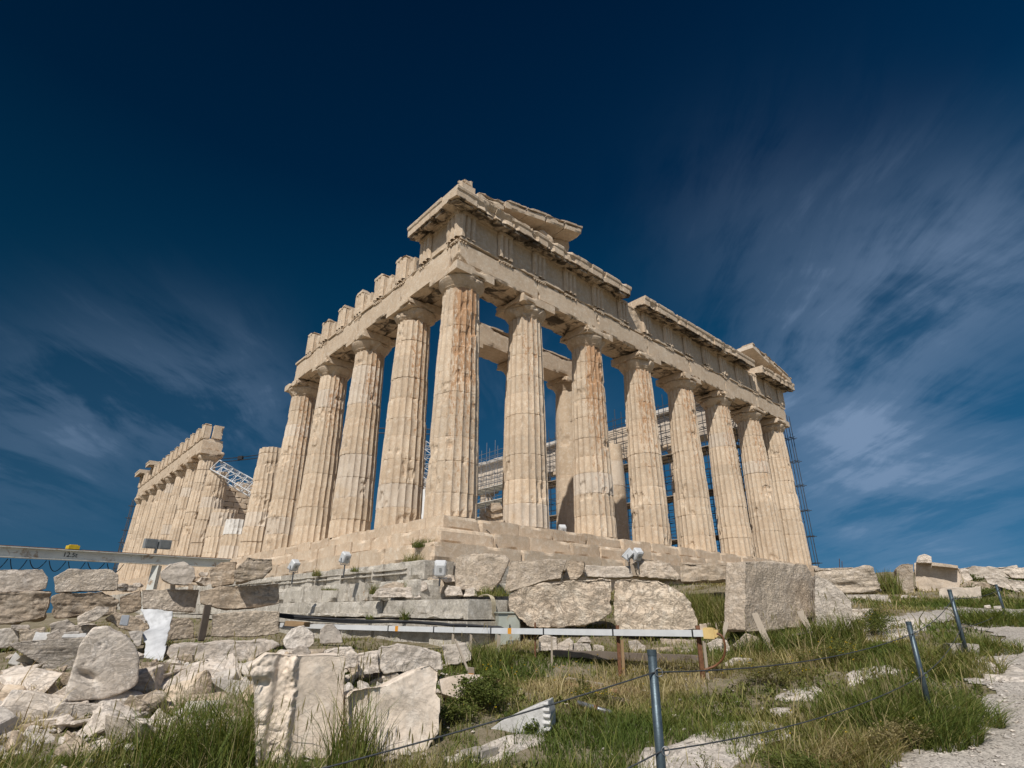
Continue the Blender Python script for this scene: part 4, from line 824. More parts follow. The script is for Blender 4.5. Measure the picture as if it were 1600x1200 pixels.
stone('long smooth wall block with shadowed drip edge on the right slope', [(1428, 879), (1448, 879), (1500, 887), (1505, 897), (1501, 922), (1461, 936), (1446, 934), (1430, 916)], 22.0, 1.6, 'smooth', rough=0.06)
stone('small boulder perched on top of the long smooth wall block', [(1431, 879), (1435, 868), (1444, 865), (1455, 870), (1456, 880)], 22.1, 0.5, 'pale', rough=0.08, round_=4, name='boulder', cat='boulder')
stone('thin dark lid slab overhanging the long smooth wall block', [(1455, 878), (1478, 881), (1497, 884), (1497, 888), (1478, 886), (1455, 884)], 21.7, 0.8, 'warm', rough=0.03)
stone('squared pale kerb block behind the leaning posts', [(1467, 921), (1470, 918), (1532, 917), (1534, 945), (1468, 945)], 18.0, 0.6, 'smooth', rough=0.04)
stone('distant low ruined wall on the skyline at the right', [(1497, 888), (1520, 884), (1555, 886), (1589, 883), (1596, 903), (1499, 905)], 30.0, 1.5, 'grey', rough=0.09)
stone('broken pale boulder below the skyline wall at the right edge', [(1536, 901), (1557, 896), (1577, 905), (1602, 908), (1612, 928), (1585, 924), (1544, 912)], 20.5, 1.0, 'pale', rough=0.08, name='boulder', cat='boulder')
stone('small flat white stone on the path edge, left of two', [(1537, 946), (1547, 945), (1549, 950), (1538, 951)], 14.5, 0.25, 'pale')
stone('small flat white stone on the path edge, right of two', [(1552, 947), (1568, 946), (1570, 951), (1553, 952)], 14.3, 0.3, 'pale')
for lab, pts, d, m_ in [('jagged boulder left of the skyline wall at the right', [(1478, 900), (1490, 888), (1512, 890), (1520, 905), (1500, 914), (1480, 912)], 24.0, 'pale'), ('long broken slab in front of the skyline wall', [(1500, 918), (1515, 907), (1545, 910), (1552, 921), (1530, 926), (1502, 925)], 21.0, 'warm'),
    ('tilted pale slab at the right edge above the boulder', [(1565, 892), (1580, 885), (1612, 888), (1615, 904), (1580, 903)], 25.0, 'pale'), ('low rock in front of the chipped upright block', [(1398, 940), (1410, 930), (1432, 932), (1440, 942), (1420, 947)], 20.0, 'pale')]:
    stone(lab, pts, d, 0.8, m_, rough=0.09, name='boulder', cat='boulder')
# stones packed under the rough slabs
for lab, pts, d, m_ in [
    ('tall white chock at the left end under the rough slabs', [(842, 996), (850, 993), (870, 996), (872, 1016), (842, 1018)], 11.2, 'pale'), ('sloping white chock beside the tall one under the rough slabs', [(869, 1008), (892, 996), (896, 1003), (895, 1016), (870, 1019)], 11.2, 'pale'),
    ('squared white chock under the crack side of the rounded slab', [(895, 1006), (922, 1005), (926, 1018), (922, 1021), (896, 1021)], 11.2, 'pale'), ('small white stone on top of the squared chock', [(901, 1004), (908, 996), (920, 996), (925, 1004)], 11.3, 'pale'),
    ('small white lump right of the squared chock', [(927, 1008), (944, 1010), (944, 1021), (927, 1021)], 11.2, 'pale'), ('white wedge chock behind the front steel post', [(981, 1002), (995, 1000), (1010, 1012), (1007, 1021), (985, 1021)], 11.2, 'pale'),
    ('brownish flat chock right of the front steel post', [(1017, 1013), (1052, 1011), (1053, 1022), (1019, 1023)], 11.1, 'warm'), ('bright flat stone near the right end of the sleeper', [(1055, 1018), (1085, 1014), (1088, 1026), (1055, 1026)], 11.1, 'pale'),
    ('warm stone slab wedged under the sloping-shoulder slab', [(1030, 998), (1092, 1000), (1090, 1010), (1035, 1009)], 11.8, 'warm'), ('white rock beside the yellow cable box', [(1104, 1006), (1120, 998), (1136, 1000), (1143, 1018), (1110, 1021)], 11.0, 'pale'),
    ('pitted rock propping the tall pitted block', [(1145, 1008), (1165, 990), (1185, 995), (1193, 1020), (1167, 1030)], 10.7, 'pick'), ('low footing stone with dark joints below the pitted rock', [(1127, 1038), (1145, 1029), (1177, 1029), (1181, 1048), (1130, 1048)], 9.9, 'grey'),
    ('pale ledge behind the yellow cable box', [(1092, 975), (1135, 970), (1140, 985), (1130, 1002), (1095, 996)], 12.6, 'smooth')]:
    stone(lab, pts, d, 0.35, m_, rough=0.06, name='chock_stone', cat='stone')
# broken bits on the foundation ledges
for lab, pts, d, m_ in [
    ('angular white stone on the grey foundation ledge, right of the corner block', [(650, 917), (658, 908), (667, 910), (668, 920), (658, 925), (650, 923)], 15.2, 'pale'), ('pair of white lumps on the ledge left of the coiled hose', [(694, 925), (700, 914), (720, 917), (724, 931), (696, 931)], 14.8, 'pale'),
    ('small white lump just right of the pair on the ledge', [(724, 932), (727, 920), (742, 918), (746, 931)], 14.8, 'pale'), ('broken grey ledge block under the front floodlight', [(665, 925), (668, 904), (680, 899), (695, 908), (692, 927)], 15.6, 'pick'),
    ('flat broken slab on the grey ledge below the corner block', [(590, 918), (615, 909), (640, 912), (643, 918), (600, 922)], 15.3, 'warm'), ('grey split ledge block in the middle of the foundation', [(580, 933), (592, 918), (640, 917), (655, 922), (658, 934)], 15.0, 'pale'),
    ('pale lump on the ledge end beside the twin floodlights', [(690, 905), (700, 897), (710, 900), (712, 909), (696, 910)], 15.5, 'pale')]:
    stone(lab, pts, d, 0.5, m_, rough=0.09, name='ledge_stone', cat='stone')
# pile of stones inside the temple between the first two columns
for k, (lab, pts) in enumerate([('top stone of the pile inside between the first two front columns', [(760, 795), (768, 786), (782, 785), (786, 795), (770, 800)]), ('middle stone of the pile inside the temple, darker and wider', [(756, 805), (762, 797), (784, 797), (786, 806), (770, 810)]),
    ('bottom stone of the pile inside the temple', [(757, 815), (762, 807), (786, 807), (787, 821), (758, 820)]), ('left stone of the pile inside the temple by the corner column', [(750, 810), (752, 798), (760, 800), (761, 812), (753, 815)])]):
    stone(lab, pts, 21.3, 0.5, 'warm', rough=0.07, round_=4, name='piled_stone', cat='stone')
fluted_fragment()
# bare white bedrock showing through the grass
def patch(label, px, h=0.05, seed=0, mat='pale', dz=0.0):
    P = np.array([gpix(u, v) for u, v in px]); c = P.mean(0); mb = MB(); n = len(P); th = np.linspace(0, 1, 9); V = []; per = 48
    idx = np.linspace(0, n, per, endpoint=False); ring = np.stack([np.interp(idx, np.arange(n+1), np.append(P[:, k], P[0, k])) for k in range(3)], -1)
    rows = 14
    for i in range(rows):
        f = 1-i/(rows-1); q = c+(ring-c)*f*(1.03 if i == 0 else 1); V.append(q)
    V = np.vstack(V); V[:, 2] = gz(V[:, :2]); nz = fbm(V*3.5, seed, 4); rim = np.repeat(np.linspace(1, 0, rows), per)
    V[:, 2] += np.where(rim > 0.99, -0.10, h*0.6*(0.75+0.5*nz)+dz+0.02); V[:, :2] += (rim > 0.6)[:, None]*0.10*np.stack([fbm(V*2, seed+1, 3), fbm(V*2, seed+2, 3)], -1)
    q = []; k = np.arange(per)
    for i in range(rows-1): q.append(np.stack([i*per+k, i*per+(k+1) % per, (i+1)*per+(k+1) % per, (i+1)*per+k], -1))
    mb.add(V, [np.vstack(q)], (0.50, 0, 0, 0.25)); struct(mb.build('bedrock', ROCKS[mat], smooth=True))
patch('', [(1000, 1178), (1060, 1165), (1130, 1130), (1190, 1128), (1235, 1140), (1240, 1160), (1180, 1172), (1150, 1215), (1050, 1230), (990, 1215)], 0.05, 1)
patch('', [(1206, 1094), (1230, 1082), (1275, 1078), (1290, 1084), (1270, 1098), (1225, 1100)], 0.07, 2)
patch('', [(1198, 1116), (1215, 1110), (1240, 1112), (1236, 1120), (1210, 1122)], 0.06, 3)
patch('', [(1320, 1060), (1345, 1050), (1400, 1040), (1420, 1052), (1370, 1068), (1325, 1072)], 0.06, 4)
patch('', [(1510, 1052), (1530, 1035), (1570, 1040), (1620, 1060), (1600, 1068), (1545, 1066)], 0.10, 5)
patch('', [(1350, 985), (1400, 972), (1450, 968), (1465, 975), (1420, 1000), (1380, 1010), (1350, 1005)], 0.05, 6)
patch('', [(690, 1190), (760, 1195), (850, 1160), (850, 1150), (790, 1155)], 0.03, 7)
# ------------------------------------------------------------------ equipment
def obox(mb, A, B, hgt, wid, up=(0, 0, 1.0), wear=(0.5, 0, 0, 0)):
    """bar of rectangular section from A to B"""
    A, B = np.array(A, float), np.array(B, float); t = (B-A)/np.linalg.norm(B-A); s = np.cross(t, up); s /= np.linalg.norm(s); n = np.cross(s, t)
    V = [P+s*wid/2*a+n*hgt/2*b for P in (A, B) for a, b in ((-1, -1), (1, -1), (1, 1), (-1, 1))]
    return mb.add(V, [(0, 1, 2, 3), (7, 6, 5, 4), (0, 4, 5, 1), (1, 5, 6, 2), (2, 6, 7, 3), (3, 7, 4, 0)], wear)
def sag(A, B, s, n=14):
    A, B = np.array(A, float), np.array(B, float); f = np.linspace(0, 1, n)[:, None]; P = A+(B-A)*f; P[:, 2] -= s*4*f[:, 0]*(1-f[:, 0]); return P
def smooth_line(P, n=40):
    P = np.array(P, float); m = len(P); out = []
    for t in np.linspace(0, m-1-1e-6, n):
        i = int(t); f = t-i; p0, p1, p2, p3 = P[max(i-1, 0)], P[i], P[min(i+1, m-1)], P[min(i+2, m-1)]
        out.append(0.5*((2*p1)+(-p0+p2)*f+(2*p0-5*p1+4*p2-p3)*f*f+(-p0+3*p1-3*p2+p3)*f**3))
    return np.array(out)

# steel posts with rope
posts = []
for (u, v, d, lab) in [(1018, 1015, 3.62, 'nearest grey steel post standing in the grass at centre right'), (1419, 971, 6.5, 'grey steel post in the overgrown mound beside the gravel path'), (1483, 921, 8.8, 'grey steel post on a concrete footing by the gravel path'), (1556, 913, 13.5, 'farthest grey steel post on the far side of the gravel path')]:
    T = at(u, v, d); b = g1(T[0], T[1])-0.03
    r = thing('steel_post', lab, 'post', (T[0], T[1], b), 'roped steel posts')
    mb = MB(); mb.tube([(T[0], T[1], b), (T[0], T[1], T[2]-0.004)], 0.029, 20); mb.build('pole', POSTM, r, smooth=True)
    mb = MB(); mb.tube([(T[0], T[1], T[2]-0.035), (T[0], T[1], T[2])], 0.031, 20); mb.build('cap', POSTM, r, smooth=False)
    for zo in (0.13, 0.56):
        a = np.arange(17)*2*math.pi/16; c = T+np.array([0.02, -0.02, -zo]); mb = MB(); mb.tube([c+CR*0.024*math.cos(q)*1.0+np.array([0, 0, 0.024*math.sin(q)])-np.array([0.664, 0.747, 0])*0.028 for q in a], 0.003, 6, cap=False); mb.build('rope_ring', STEEL, r, smooth=True)
    posts.append(T)
def rope(lab, chain):
    mb = MB(); mb.tube(np.vstack(chain), 0.0046, 8); tag(mb.build('rope', ROPEM, smooth=True), lab, 'rope')
fo = np.array([-0.664, -0.747, 0])*0.03
def pt(T, z): return T+fo+np.array([0, 0, -z])
for z, lab, L_ in ((0.13, 'upper grey rope strung between the steel posts', [(350, 1240, 2.75), (520, 1199, 2.95)]), (0.56, 'lower grey rope strung between the steel posts', [(840, 1255, 3.3)])):
    ch = [sag(at(*L_[0]), pt(posts[0], z), 0.02)]
    for a, b in zip(posts[:-1], posts[1:]): ch.append(sag(pt(a, z), pt(b, z), 0.09 if a is posts[0] else 0.06)[1:])
    rope(lab, ch)
for k, (u, v, d, lab) in enumerate([(1505, 1022, 8.7, 'square concrete footing at the base of the third steel post'), (1478, 1118, 6.4, 'pale footing block beside the mound post at the path edge')]):
    p = at(u, v, d); mb = MB(); g = g1(p[0], p[1])
    def rot(V, p=p):
        q = V-p; c, s = math.cos(0.5), math.sin(0.5); return np.stack([p[0]+q[:, 0]*c-q[:, 1]*s, p[1]+q[:, 0]*s+q[:, 1]*c, V[:, 2]], -1)
    rbox(mb, p[0]-0.20, p[0]+0.22, p[1]-0.18, p[1]+0.2, g-0.1, g+(0.13 if k == 0 else 0.10), 0.035, 0.03, 60+k, 0.006, edge=0.05, xf=rot); tag(mb.build('footing', CONCR), lab, 'footing')

# cable tray on stakes, with its yellow end box and hose
TA, TB = at(440, 976.5, 14.2), at(1100, 989.5, 9.45)
def tray(f, up=0.0): p = TA+(TB-TA)*f; return p+np.array([0, 0, up-0.05*4*f*(1-f)*0.6])
def ftray(u):
    fs = np.linspace(0, 1, 400); pr = [((TA+(TB-TA)*f)-CX) for f in fs]; us = [800+FPX*(q@CR)/(q@CD) for q in pr]; return float(np.interp(u, us, fs))
r = thing('cable_tray', 'long white cable tray carried on stakes in front of the foundation', 'cable tray', TA*[1, 1, 0]+[0, 0, -3.9])
for k, (u0, u1) in enumerate([(440, 609), (609, 769), (769, 959), (959, 1100)]):
    mb = MB(); f0, f1 = ftray(u0), ftray(u1); seg = [tray(f) for f in np.linspace(f0, f1, 5)]
    for a, b in zip(seg[:-1], seg[1:]): obox(mb, a, b, 0.105, 0.10)
    mb.build('tray_section', PAINTW, r)
for u in (609, 680, 769, 851, 959, 1083):
    f = ftray(u); a, b = tray(f-0.0012), tray(f+0.0012); mb = MB(); obox(mb, a, b, 0.125, 0.118); mb.build('clamp_band', BLACK, r)
for u in (622, 798):
    f = ftray(u); mb = MB(); obox(mb, tray(f-0.004), tray(f+0.004), 0.108, 0.103); mb.build('tape', ORANGE, r)
mb = MB(); a, b = tray(1.0), tray(1.0)+(TB-TA)/np.linalg.norm(TB-TA)*0.18; obox(mb, a, b, 0.165, 0.15); obox(mb, a+(b-a)*0.12, a+(b-a)*0.9, 0.18, 0.13); obox(mb, b-(b-a)*0.05, b+(b-a)*0.35, 0.12, 0.12); mb.build('end_box', YELLOW, r)
mb = MB(); P = smooth_line([at(1120, 990, 9.25), at(1128, 994, 9.2), at(1133, 1010, 9.15), at(1130, 1028, 9.15), at(1118, 1040, 9.2), at(1100, 1047, 9.2)]); mb.tube(P, 0.018, 8); mb.build('hose', CABLE, r, smooth=True)
for u, top, mt, w_ in [(708, 0, WOOD, 0.05), (736, 0, WOOD, 0.05), (779, 0, WOOD, 0.07), (836, 0.14, RUST, 0.035), (861, 0, WOOD, 0.035), (966, 0.10, RUST, 0.06), (970, -0.06, WOODB, 0.05), (1093, 0.10, RUST, 0.07), (1097, -0.06, WOOD, 0.045)]:
    p = tray(ftray(u)); g = g1(p[0], p[1]); mb = MB(); o = np.array([0.664, 0.747, 0])*(0.09 if top > 0 else -0.02); A = p+o; A[2] = g-0.1; B = p+o+np.array([0.01, 0.0, top-(0.06 if top <= 0 else -0.02)])
    if w_ > 0.045 or mt is not RUST: obox(mb, A, B, w_*0.7, w_, up=(0.664, 0.747, 0.01))
    else: mb.tube([A, B], w_/2, 8)
    mb.build('stake', mt, r)
for k, off in enumerate((0.0, 0.035, -0.03)):
    P = smooth_line([at(437, 962, 14.0)+[0, 0, off], at(540, 968+2*k, 13.3), at(640, 973-k, 12.7), at(720, 976+k, 12.2), at(775, 980, 11.95), at(790, 985, 11.9)], 50)
    P[:, 2] += 0.02*fbm(np.stack([np.linspace(0, 12, 50), np.full(50, k*3.0), np.zeros(50)], -1), 4, 2)
    if k == 0: rc = thing('cable_bundle', 'bundle of black cables lying along the foot of the grey foundation', 'cables', (P[0][0], P[0][1], P[0][2]))
    mb = MB(); mb.tube(P, 0.026, 7); mb.build('cable', BLACK, rc, smooth=True)
# cabinet and hose coil at the foundation corner
p = at(795, 1012, 12.2); p[2] = g1(p[0], p[1])-0.05; c = thing('electrical_cabinet', 'grey electrical cabinet standing at the foundation corner', 'cabinet', p)
fwd, rt = np.array([0.664, 0.747, 0]), np.array([0.747, -0.664, 0]); fwd2 = fwd*math.cos(-0.25)+rt*math.sin(-0.25); rt2 = rt*math.cos(-0.25)-fwd*math.sin(-0.25)
def cb(mb, a0, a1, b0, b1, z0, z1):
    V = [p+rt2*a+fwd2*b+np.array([0, 0, z]) for z in (z0, z1) for b in (b0, b1) for a in (a0, a1)]
    mb.add(V, [(0, 2, 3, 1), (4, 5, 7, 6), (0, 1, 5, 4), (2, 6, 7, 3), (0, 4, 6, 2), (1, 3, 7, 5)])
H = at(795, 956, 12.2)[2]-p[2]
mb = MB(); cb(mb, -0.24, 0.26, 0.0, 0.34, 0.03, H-0.03); mb.build('body', CABINET, c)
mb = MB(); cb(mb, -0.27, 0.29, -0.05, 0.37, H-0.028, H); mb.build('roof', CABINET, c)
mb = MB(); cb(mb, -0.03, 0.24, -0.022, -0.003, 0.12, H-0.07); dr = mb.build('door', CABINET, c)
mb = MB(); cb(mb, 0.0, 0.02, -0.05, -0.024, H*0.5, H*0.5+0.09); mb.build('handle', BLACK, dr)
mb = MB(); cb(mb, -0.22, 0.24, 0.03, 0.30, -0.25, 0.028); mb.build('plinth', CONCR, c)
for k in range(3): mb = MB(); q = p+rt2*(-0.02+0.05*k); mb.tube([q+fwd2*-0.03+[0, 0, 0.12], q+fwd2*-0.03+[0, 0, -0.25]], 0.012, 8); mb.build('conduit_pipe', STEEL, c)
hc = thing('hose_coil', 'cream hoses draped in loops over the foundation corner', 'hose', at(770, 976, 13.2))
for k in range(4):
    P = smooth_line([at(748+2*k, 932, 13.8), at(756, 929.5, 13.3), at(764+1.6*k, 930+k*0.5, 12.9), at(768.5+1.7*k, 940, 12.75), at(769.5+1.7*k, 958, 12.75), at(768+2.4*k, 976, 12.8), at(774+k, 981, 12.7)], 40); mb = MB(); mb.tube(P, 0.012, 7); mb.build('hose', HOSEM, hc, smooth=True)

# sleeper and loose timber
def plank(name, lab, A, B, h, w_, mat, up=(0, 0, 1.0), cat='plank', seg=6):
    mb = MB(); A, B = np.array(A), np.array(B); t = (B-A)/np.linalg.norm(B-A); s = np.cross(t, up); s /= np.linalg.norm(s); n = np.cross(s, t); L_ = np.linalg.norm(B-A)
    def xf(V): V = V+0.006*np.stack([fbm(V*3+k*9, 70+k, 2) for k in range(3)], -1); return A+V[:, 0:1]*t+V[:, 1:2]*s+V[:, 2:3]*n
    rbox(mb, 0, L_, -w_/2, w_/2, -h/2, h/2, max(0.04, L_/24), 0.02, int(L_*97), 0.002, edge=0.03, xf=xf); o = mb.build(name, mat); return tag(o, lab, cat)
plank('timber_sleeper', 'long grey timber sleeper under the two rough slabs', at(866, 1021, 11.0), at(1098, 1030, 10.3), 0.13, 0.3, WOODD, cat='timber')
plank('timber_sleeper', 'short stub of timber hidden under the cable tray near the rounded stones', at(450, 974, 12.0), at(480, 976, 11.9), 0.10, 0.25, WOODB, cat='timber')
plank('leaning_plank', 'weathered plank leaning on the left front of the tall pitted block', at(1179, 958, 10.95), at(1207, 1020, 10.2), 0.035, 0.12, WOOD, up=(-0.9, -0.4, 0.2))
plank('leaning_plank', 'weathered plank leaning on the right front of the tall pitted block', at(1250, 955, 10.9), at(1278, 1008, 10.3), 0.035, 0.12, WOOD, up=(-0.9, -0.4, 0.2))
plank('leaning_plank', 'thin pale board propped beside the yellow cable box', at(1135, 973, 11.3), at(1129, 1008, 10.9), 0.03, 0.09, WOOD, up=(-0.9, -0.4, 0.2))
plank('leaning_plank', 'dark board leaning between the block stacks behind the tarp', at(325, 945, 12.2), at(314, 1003, 11.9), 0.04, 0.16, WOODD, up=(0.3, -0.9, 0.2))
plank('wood_offcut', 'small pale board stuck under the right leaning plank', at(1241, 992, 10.7), at(1262, 989, 10.5), 0.03, 0.2, WOOD)
for lab, a, b, h, w_, m_ in [('pale timber strip lying in the grass left of the front steel post', (885, 1056, 9.4), (942, 1068, 9.0), 0.05, 0.09, WOOD), ('brown timber lying in the grass below the pale strip', (884, 1072, 8.7), (965, 1080, 8.5), 0.05, 0.12, WOODB), ('grey-brown board lying in the grass above the pipe', (925, 1083, 8.2), (985, 1092, 8.0), 0.04, 0.12, WOODD), ('broken brown timber end lying beside the smooth white slab', (757, 1056, 8.9), (778, 1063, 8.7), 0.08, 0.14, WOODB)]:
    A, B = at(*a), at(*b); A[2] = g1(*A[:2])+0.07; B[2] = g1(*B[:2])+0.07; plank('loose_timber', lab, A, B, h, w_, m_)
A, B = at(903, 1102, 7.6), at(955, 1112, 7.3); A[2] = g1(*A[:2])+0.07; B[2] = g1(*B[:2])+0.06
pr_ = thing('metal_pipe', 'grey metal pipe with a rusty collar lying in the grass', 'pipe', A); mb = MB(); mb.tube([A, B], 0.032, 14); mb.build('tube', STEEL, pr_, smooth=True); mb = MB(); mb.tube([A+(B-A)*0.52, A+(B-A)*0.62], 0.039, 14); mb.build('collar', RUST, pr_, smooth=False)
# stake with a tag
A, B = at(711, 999, 9.4), at(731, 1047, 8.0); st_ = thing('marker_stake', 'slanting wooden marker stake with a tag bearing an orange square', 'stake', B); mb = MB(); obox(mb, A, B, 0.02, 0.03); mb.build('stick', WOOD, st_)
c0 = at(736, 1052, 7.95); mb = MB(); T = [c0+CR*a+CU*b for a, b in ((-0.05, -0.075), (0.05, -0.085), (0.045, 0.075), (-0.045, 0.085))]; mb.prism(T, (0, 0, 0), CD*0.012); tg = mb.build('tag', WOOD, st_)
mb = MB(); T = [c0-CD*0.003+CR*a+CU*b for a, b in ((-0.035, -0.07), (0.042, -0.078), (0.04, -0.005), (-0.035, 0.0))]; mb.prism(T, (0, 0, 0), -CD*0.003); mb.build('sticker', ORANGE, tg)
# ground lamp box
p = at(745, 1190, 5.85); gl = thing('ground_lamp', 'brownish ground lamp box with a dark mesh front in the grass', 'lamp', p); fd, rr2 = (fwd*0.8+rt*0.6), (rt*0.8-fwd*0.6)
V = [p+rr2*a+fd*b+np.array([0, 0, z+0.10*a]) for z in (-0.14, 0.11) for b in (-0.1, 0.18) for a in (-0.17, 0.15)]
mb = MB(); mb.add(V, [(0, 2, 3, 1), (4, 5, 7, 6), (0, 1, 5, 4), (2, 6, 7, 3), (0, 4, 6, 2), (1, 3, 7, 5)]); mb.build('box', CONCR, gl)
V = [p+rr2*a+fd*b+np.array([0, 0, z+0.10*a]) for z in (-0.09, 0.07) for b in (-0.115, -0.103) for a in (-0.07, 0.13)]
mb = MB(); mb.add(V, [(0, 2, 3, 1), (4, 5, 7, 6), (0, 1, 5, 4), (2, 6, 7, 3), (0, 4, 6, 2), (1, 3, 7, 5)]); mb.build('mesh_front', LAMPG, gl)
for k in range(9):
    a = -0.06+0.022*k; mb = MB(); mb.tube([p+rr2*a+fd*-0.118+[0, 0, -0.085+0.1*a], p+rr2*a+fd*-0.118+[0, 0, 0.065+0.1*a]], 0.004, 5); mb.build('grille_bar', BLACK, gl)

# tarp and white boards in the left heap
Lp = [at(*q) for q in [(221, 951, 11.9), (228, 966, 11.7), (235, 981, 11.5), (224, 990, 11.2), (227, 1014, 10.7), (219, 1040, 10.2), (215, 1066, 9.7)]]
Rp = [at(*q) for q in [(272, 954, 11.7), (270, 966, 11.6), (267, 981, 11.4), (263, 994, 11.1), (258, 1016, 10.6), (251, 1048, 10.1), (236, 1078, 9.6)]]
Lp, Rp = smooth_line(Lp, 60), smooth_line(Rp, 60); n = 24; V = np.array([a+(b-a)*f for a, b in zip(Lp, Rp) for f in np.linspace(0, 1, n)])
wr = 0.09*fbm(V*np.array([2.0, 2.0, 2.6]), 31, 4)+0.09*np.abs(fbm(V*3.2, 32, 3))+0.05*np.abs(fbm(V*np.array([7, 7, 3]), 33, 2)); V = V-np.outer(wr, CD)
mb = MB(); q = grid_quads(60, n); mb.add(V, [q[:, ::-1]]); o = mb.build('tarp', TARP, smooth=True); so_ = o.modifiers.new('thick', 'SOLIDIFY'); so_.thickness = 0.012; tag(o, 'crumpled white tarp hanging down over the rubble heap', 'tarp')
def board(lab, px, d, lean=25, th=0.03, mat=WHITE): return stone(lab, px, d, th*2.5, mat, lean=lean, rough=0.004, round_=0, name='white_board', cat='board', vox=0.016)
board('triangular white board end sticking out below the tilted slab, left', [(11, 1037), (24, 1018), (50, 1041), (46, 1044)], 9.3)
board('bright white board lying behind the tilted slab, under the leaning white slab', [(50, 1001), (56, 987), (80, 988), (72, 1001)], 9.9, 40)
board('narrow bright white board left of the egg-shaped boulder top', [(95, 996), (100, 990), (136, 989), (136, 997)], 9.8, 40)
board('low white board at the left edge below the triangular one', [(12, 1056), (18, 1046), (54, 1050), (52, 1056)], 9.0, 40)
o = board('small blue-grey metal plate standing on a flat stone in the left heap', [(186, 977), (190, 961), (203, 961), (200, 978)], 11.0, 5, mat=plain_mat('blue_grey_plate', (0.33, 0.35, 0.38), 0.5)); o.name = 'metal_plate'; o['category'] = 'plate'

# gantry beam with lights on the left
BA, BB = at(-70, 858, 14.6), at(240, 874.5, 18.3); BB[2] = BB[2]; t_ = (BB-BA)/np.linalg.norm(BB-BA); sd_ = np.cross(t_, (0, 0, 1.0)); sd_ /= np.linalg.norm(sd_)
g = thing('gantry_crane', 'white gantry beam with a yellow hoist and hanging cable loops at the left', 'gantry', BB*[1, 1, 0]+[0, 0, -5])
mb = MB(); BE = BB+t_*2.6
for zo, h, w_ in ((0.135, 0.025, 0.26), (-0.135, 0.025, 0.26)): obox(mb, BA+[0, 0, zo], BE+[0, 0, zo], h, w_)
obox(mb, BA, BE, 0.245, 0.02); mb.build('beam', BEAMW, g)
mb = MB(); obox(mb, BA+[0, 0, 0.16], BE+[0, 0, 0.16], 0.025, 0.12); mb.build('rail', RUST, g)
q = BB+t_*0.15; mb = MB(); obox(mb, q+[0, 0, -0.175], np.array([q[0], q[1], g1(q[0], q[1])-0.5]), 0.2, 0.22, up=(0.6, 0.7, 0)); mb.build('gantry_leg', BEAMW, g)
def onbeam(u):
    fs = np.linspace(0, 1.2, 300); pr = [(BA+(BB-BA)*f-CX) for f in fs]; return float(np.interp(u, [800+FPX*(x@CR)/(x@CD) for x in pr], fs))
h0 = BA+(BB-BA)*onbeam(110); mb = MB(); obox(mb, h0-t_*0.14+[0, 0, 0.225], h0+t_*0.14+[0, 0, 0.225], 0.105, 0.26); obox(mb, h0-t_*0.09+[0, 0, 0.29], h0+t_*0.09+[0, 0, 0.29], 0.025, 0.18); mb.build('hoist', SIGNY, g)
fc = bpy.data.curves.new('beam_marking', 'FONT'); fc.body = '12.5t'; fc.size = 0.18; fc.extrude = 0.002; fo_ = bpy.data.objects.new('beam_marking', fc); COL.objects.link(fo_); bpy.context.view_layer.update()
mt_ = bpy.data.meshes.new_from_object(fo_.evaluated_get(bpy.context.evaluated_depsgraph_get())); bpy.data.objects.remove(fo_); to = bpy.data.objects.new('beam_marking', mt_); COL.objects.link(to); mt_.materials.clear(); mt_.materials.append(INK); to.parent = g
tp = BA+(BB-BA)*onbeam(98)+sd_*0.017+np.array([0, 0, -0.05]); nx, nz_ = t_, np.cross(sd_, t_); to.matrix_local = Matrix(((nx[0], nz_[0], sd_[0], tp[0]-g.location[0]), (nx[1], nz_[1], sd_[1], tp[1]-g.location[1]), (nx[2], nz_[2], sd_[2], tp[2]-g.location[2]), (0, 0, 0, 1)))
for k in range(8):
    f0, f1 = onbeam(-40+30*k), onbeam(-40+30*k+26); a, b = BA+(BB-BA)*f0+[0, 0, -0.18], BA+(BB-BA)*f1+[0, 0, -0.18]; mb = MB(); mb.tube(sag(a, b, 0.24+0.05*(k % 3), 16), 0.012, 6); mb.build('cable_loop', BLACK, g, smooth=True)
tw = thing('twin_floodlight', 'pair of grey floodlights on the end of the white gantry beam', 'floodlight', BB+[0, 0, 0.2])
mb = MB(); mb.tube([BB+[0, 0, 0.198], BB+[0, 0, 0.42]], 0.04, 8); mb.build('mount', LAMPG, tw)
for k in (-1, 1):
    c_ = BB+t_*0.22*k+np.array([0, 0, 0.50]); mb = MB(); obox(mb, c_-t_*0.19, c_+t_*0.19, 0.30, 0.16); hs = mb.build('housing', LAMPG, tw)
    mb = MB(); obox(mb, c_-t_*0.15+sd_*0.083, c_+t_*0.15+sd_*0.083, 0.23, 0.012); mb.build('glass', plain_mat('lamp_front', (0.20, 0.21, 0.21), 0.3), hs)

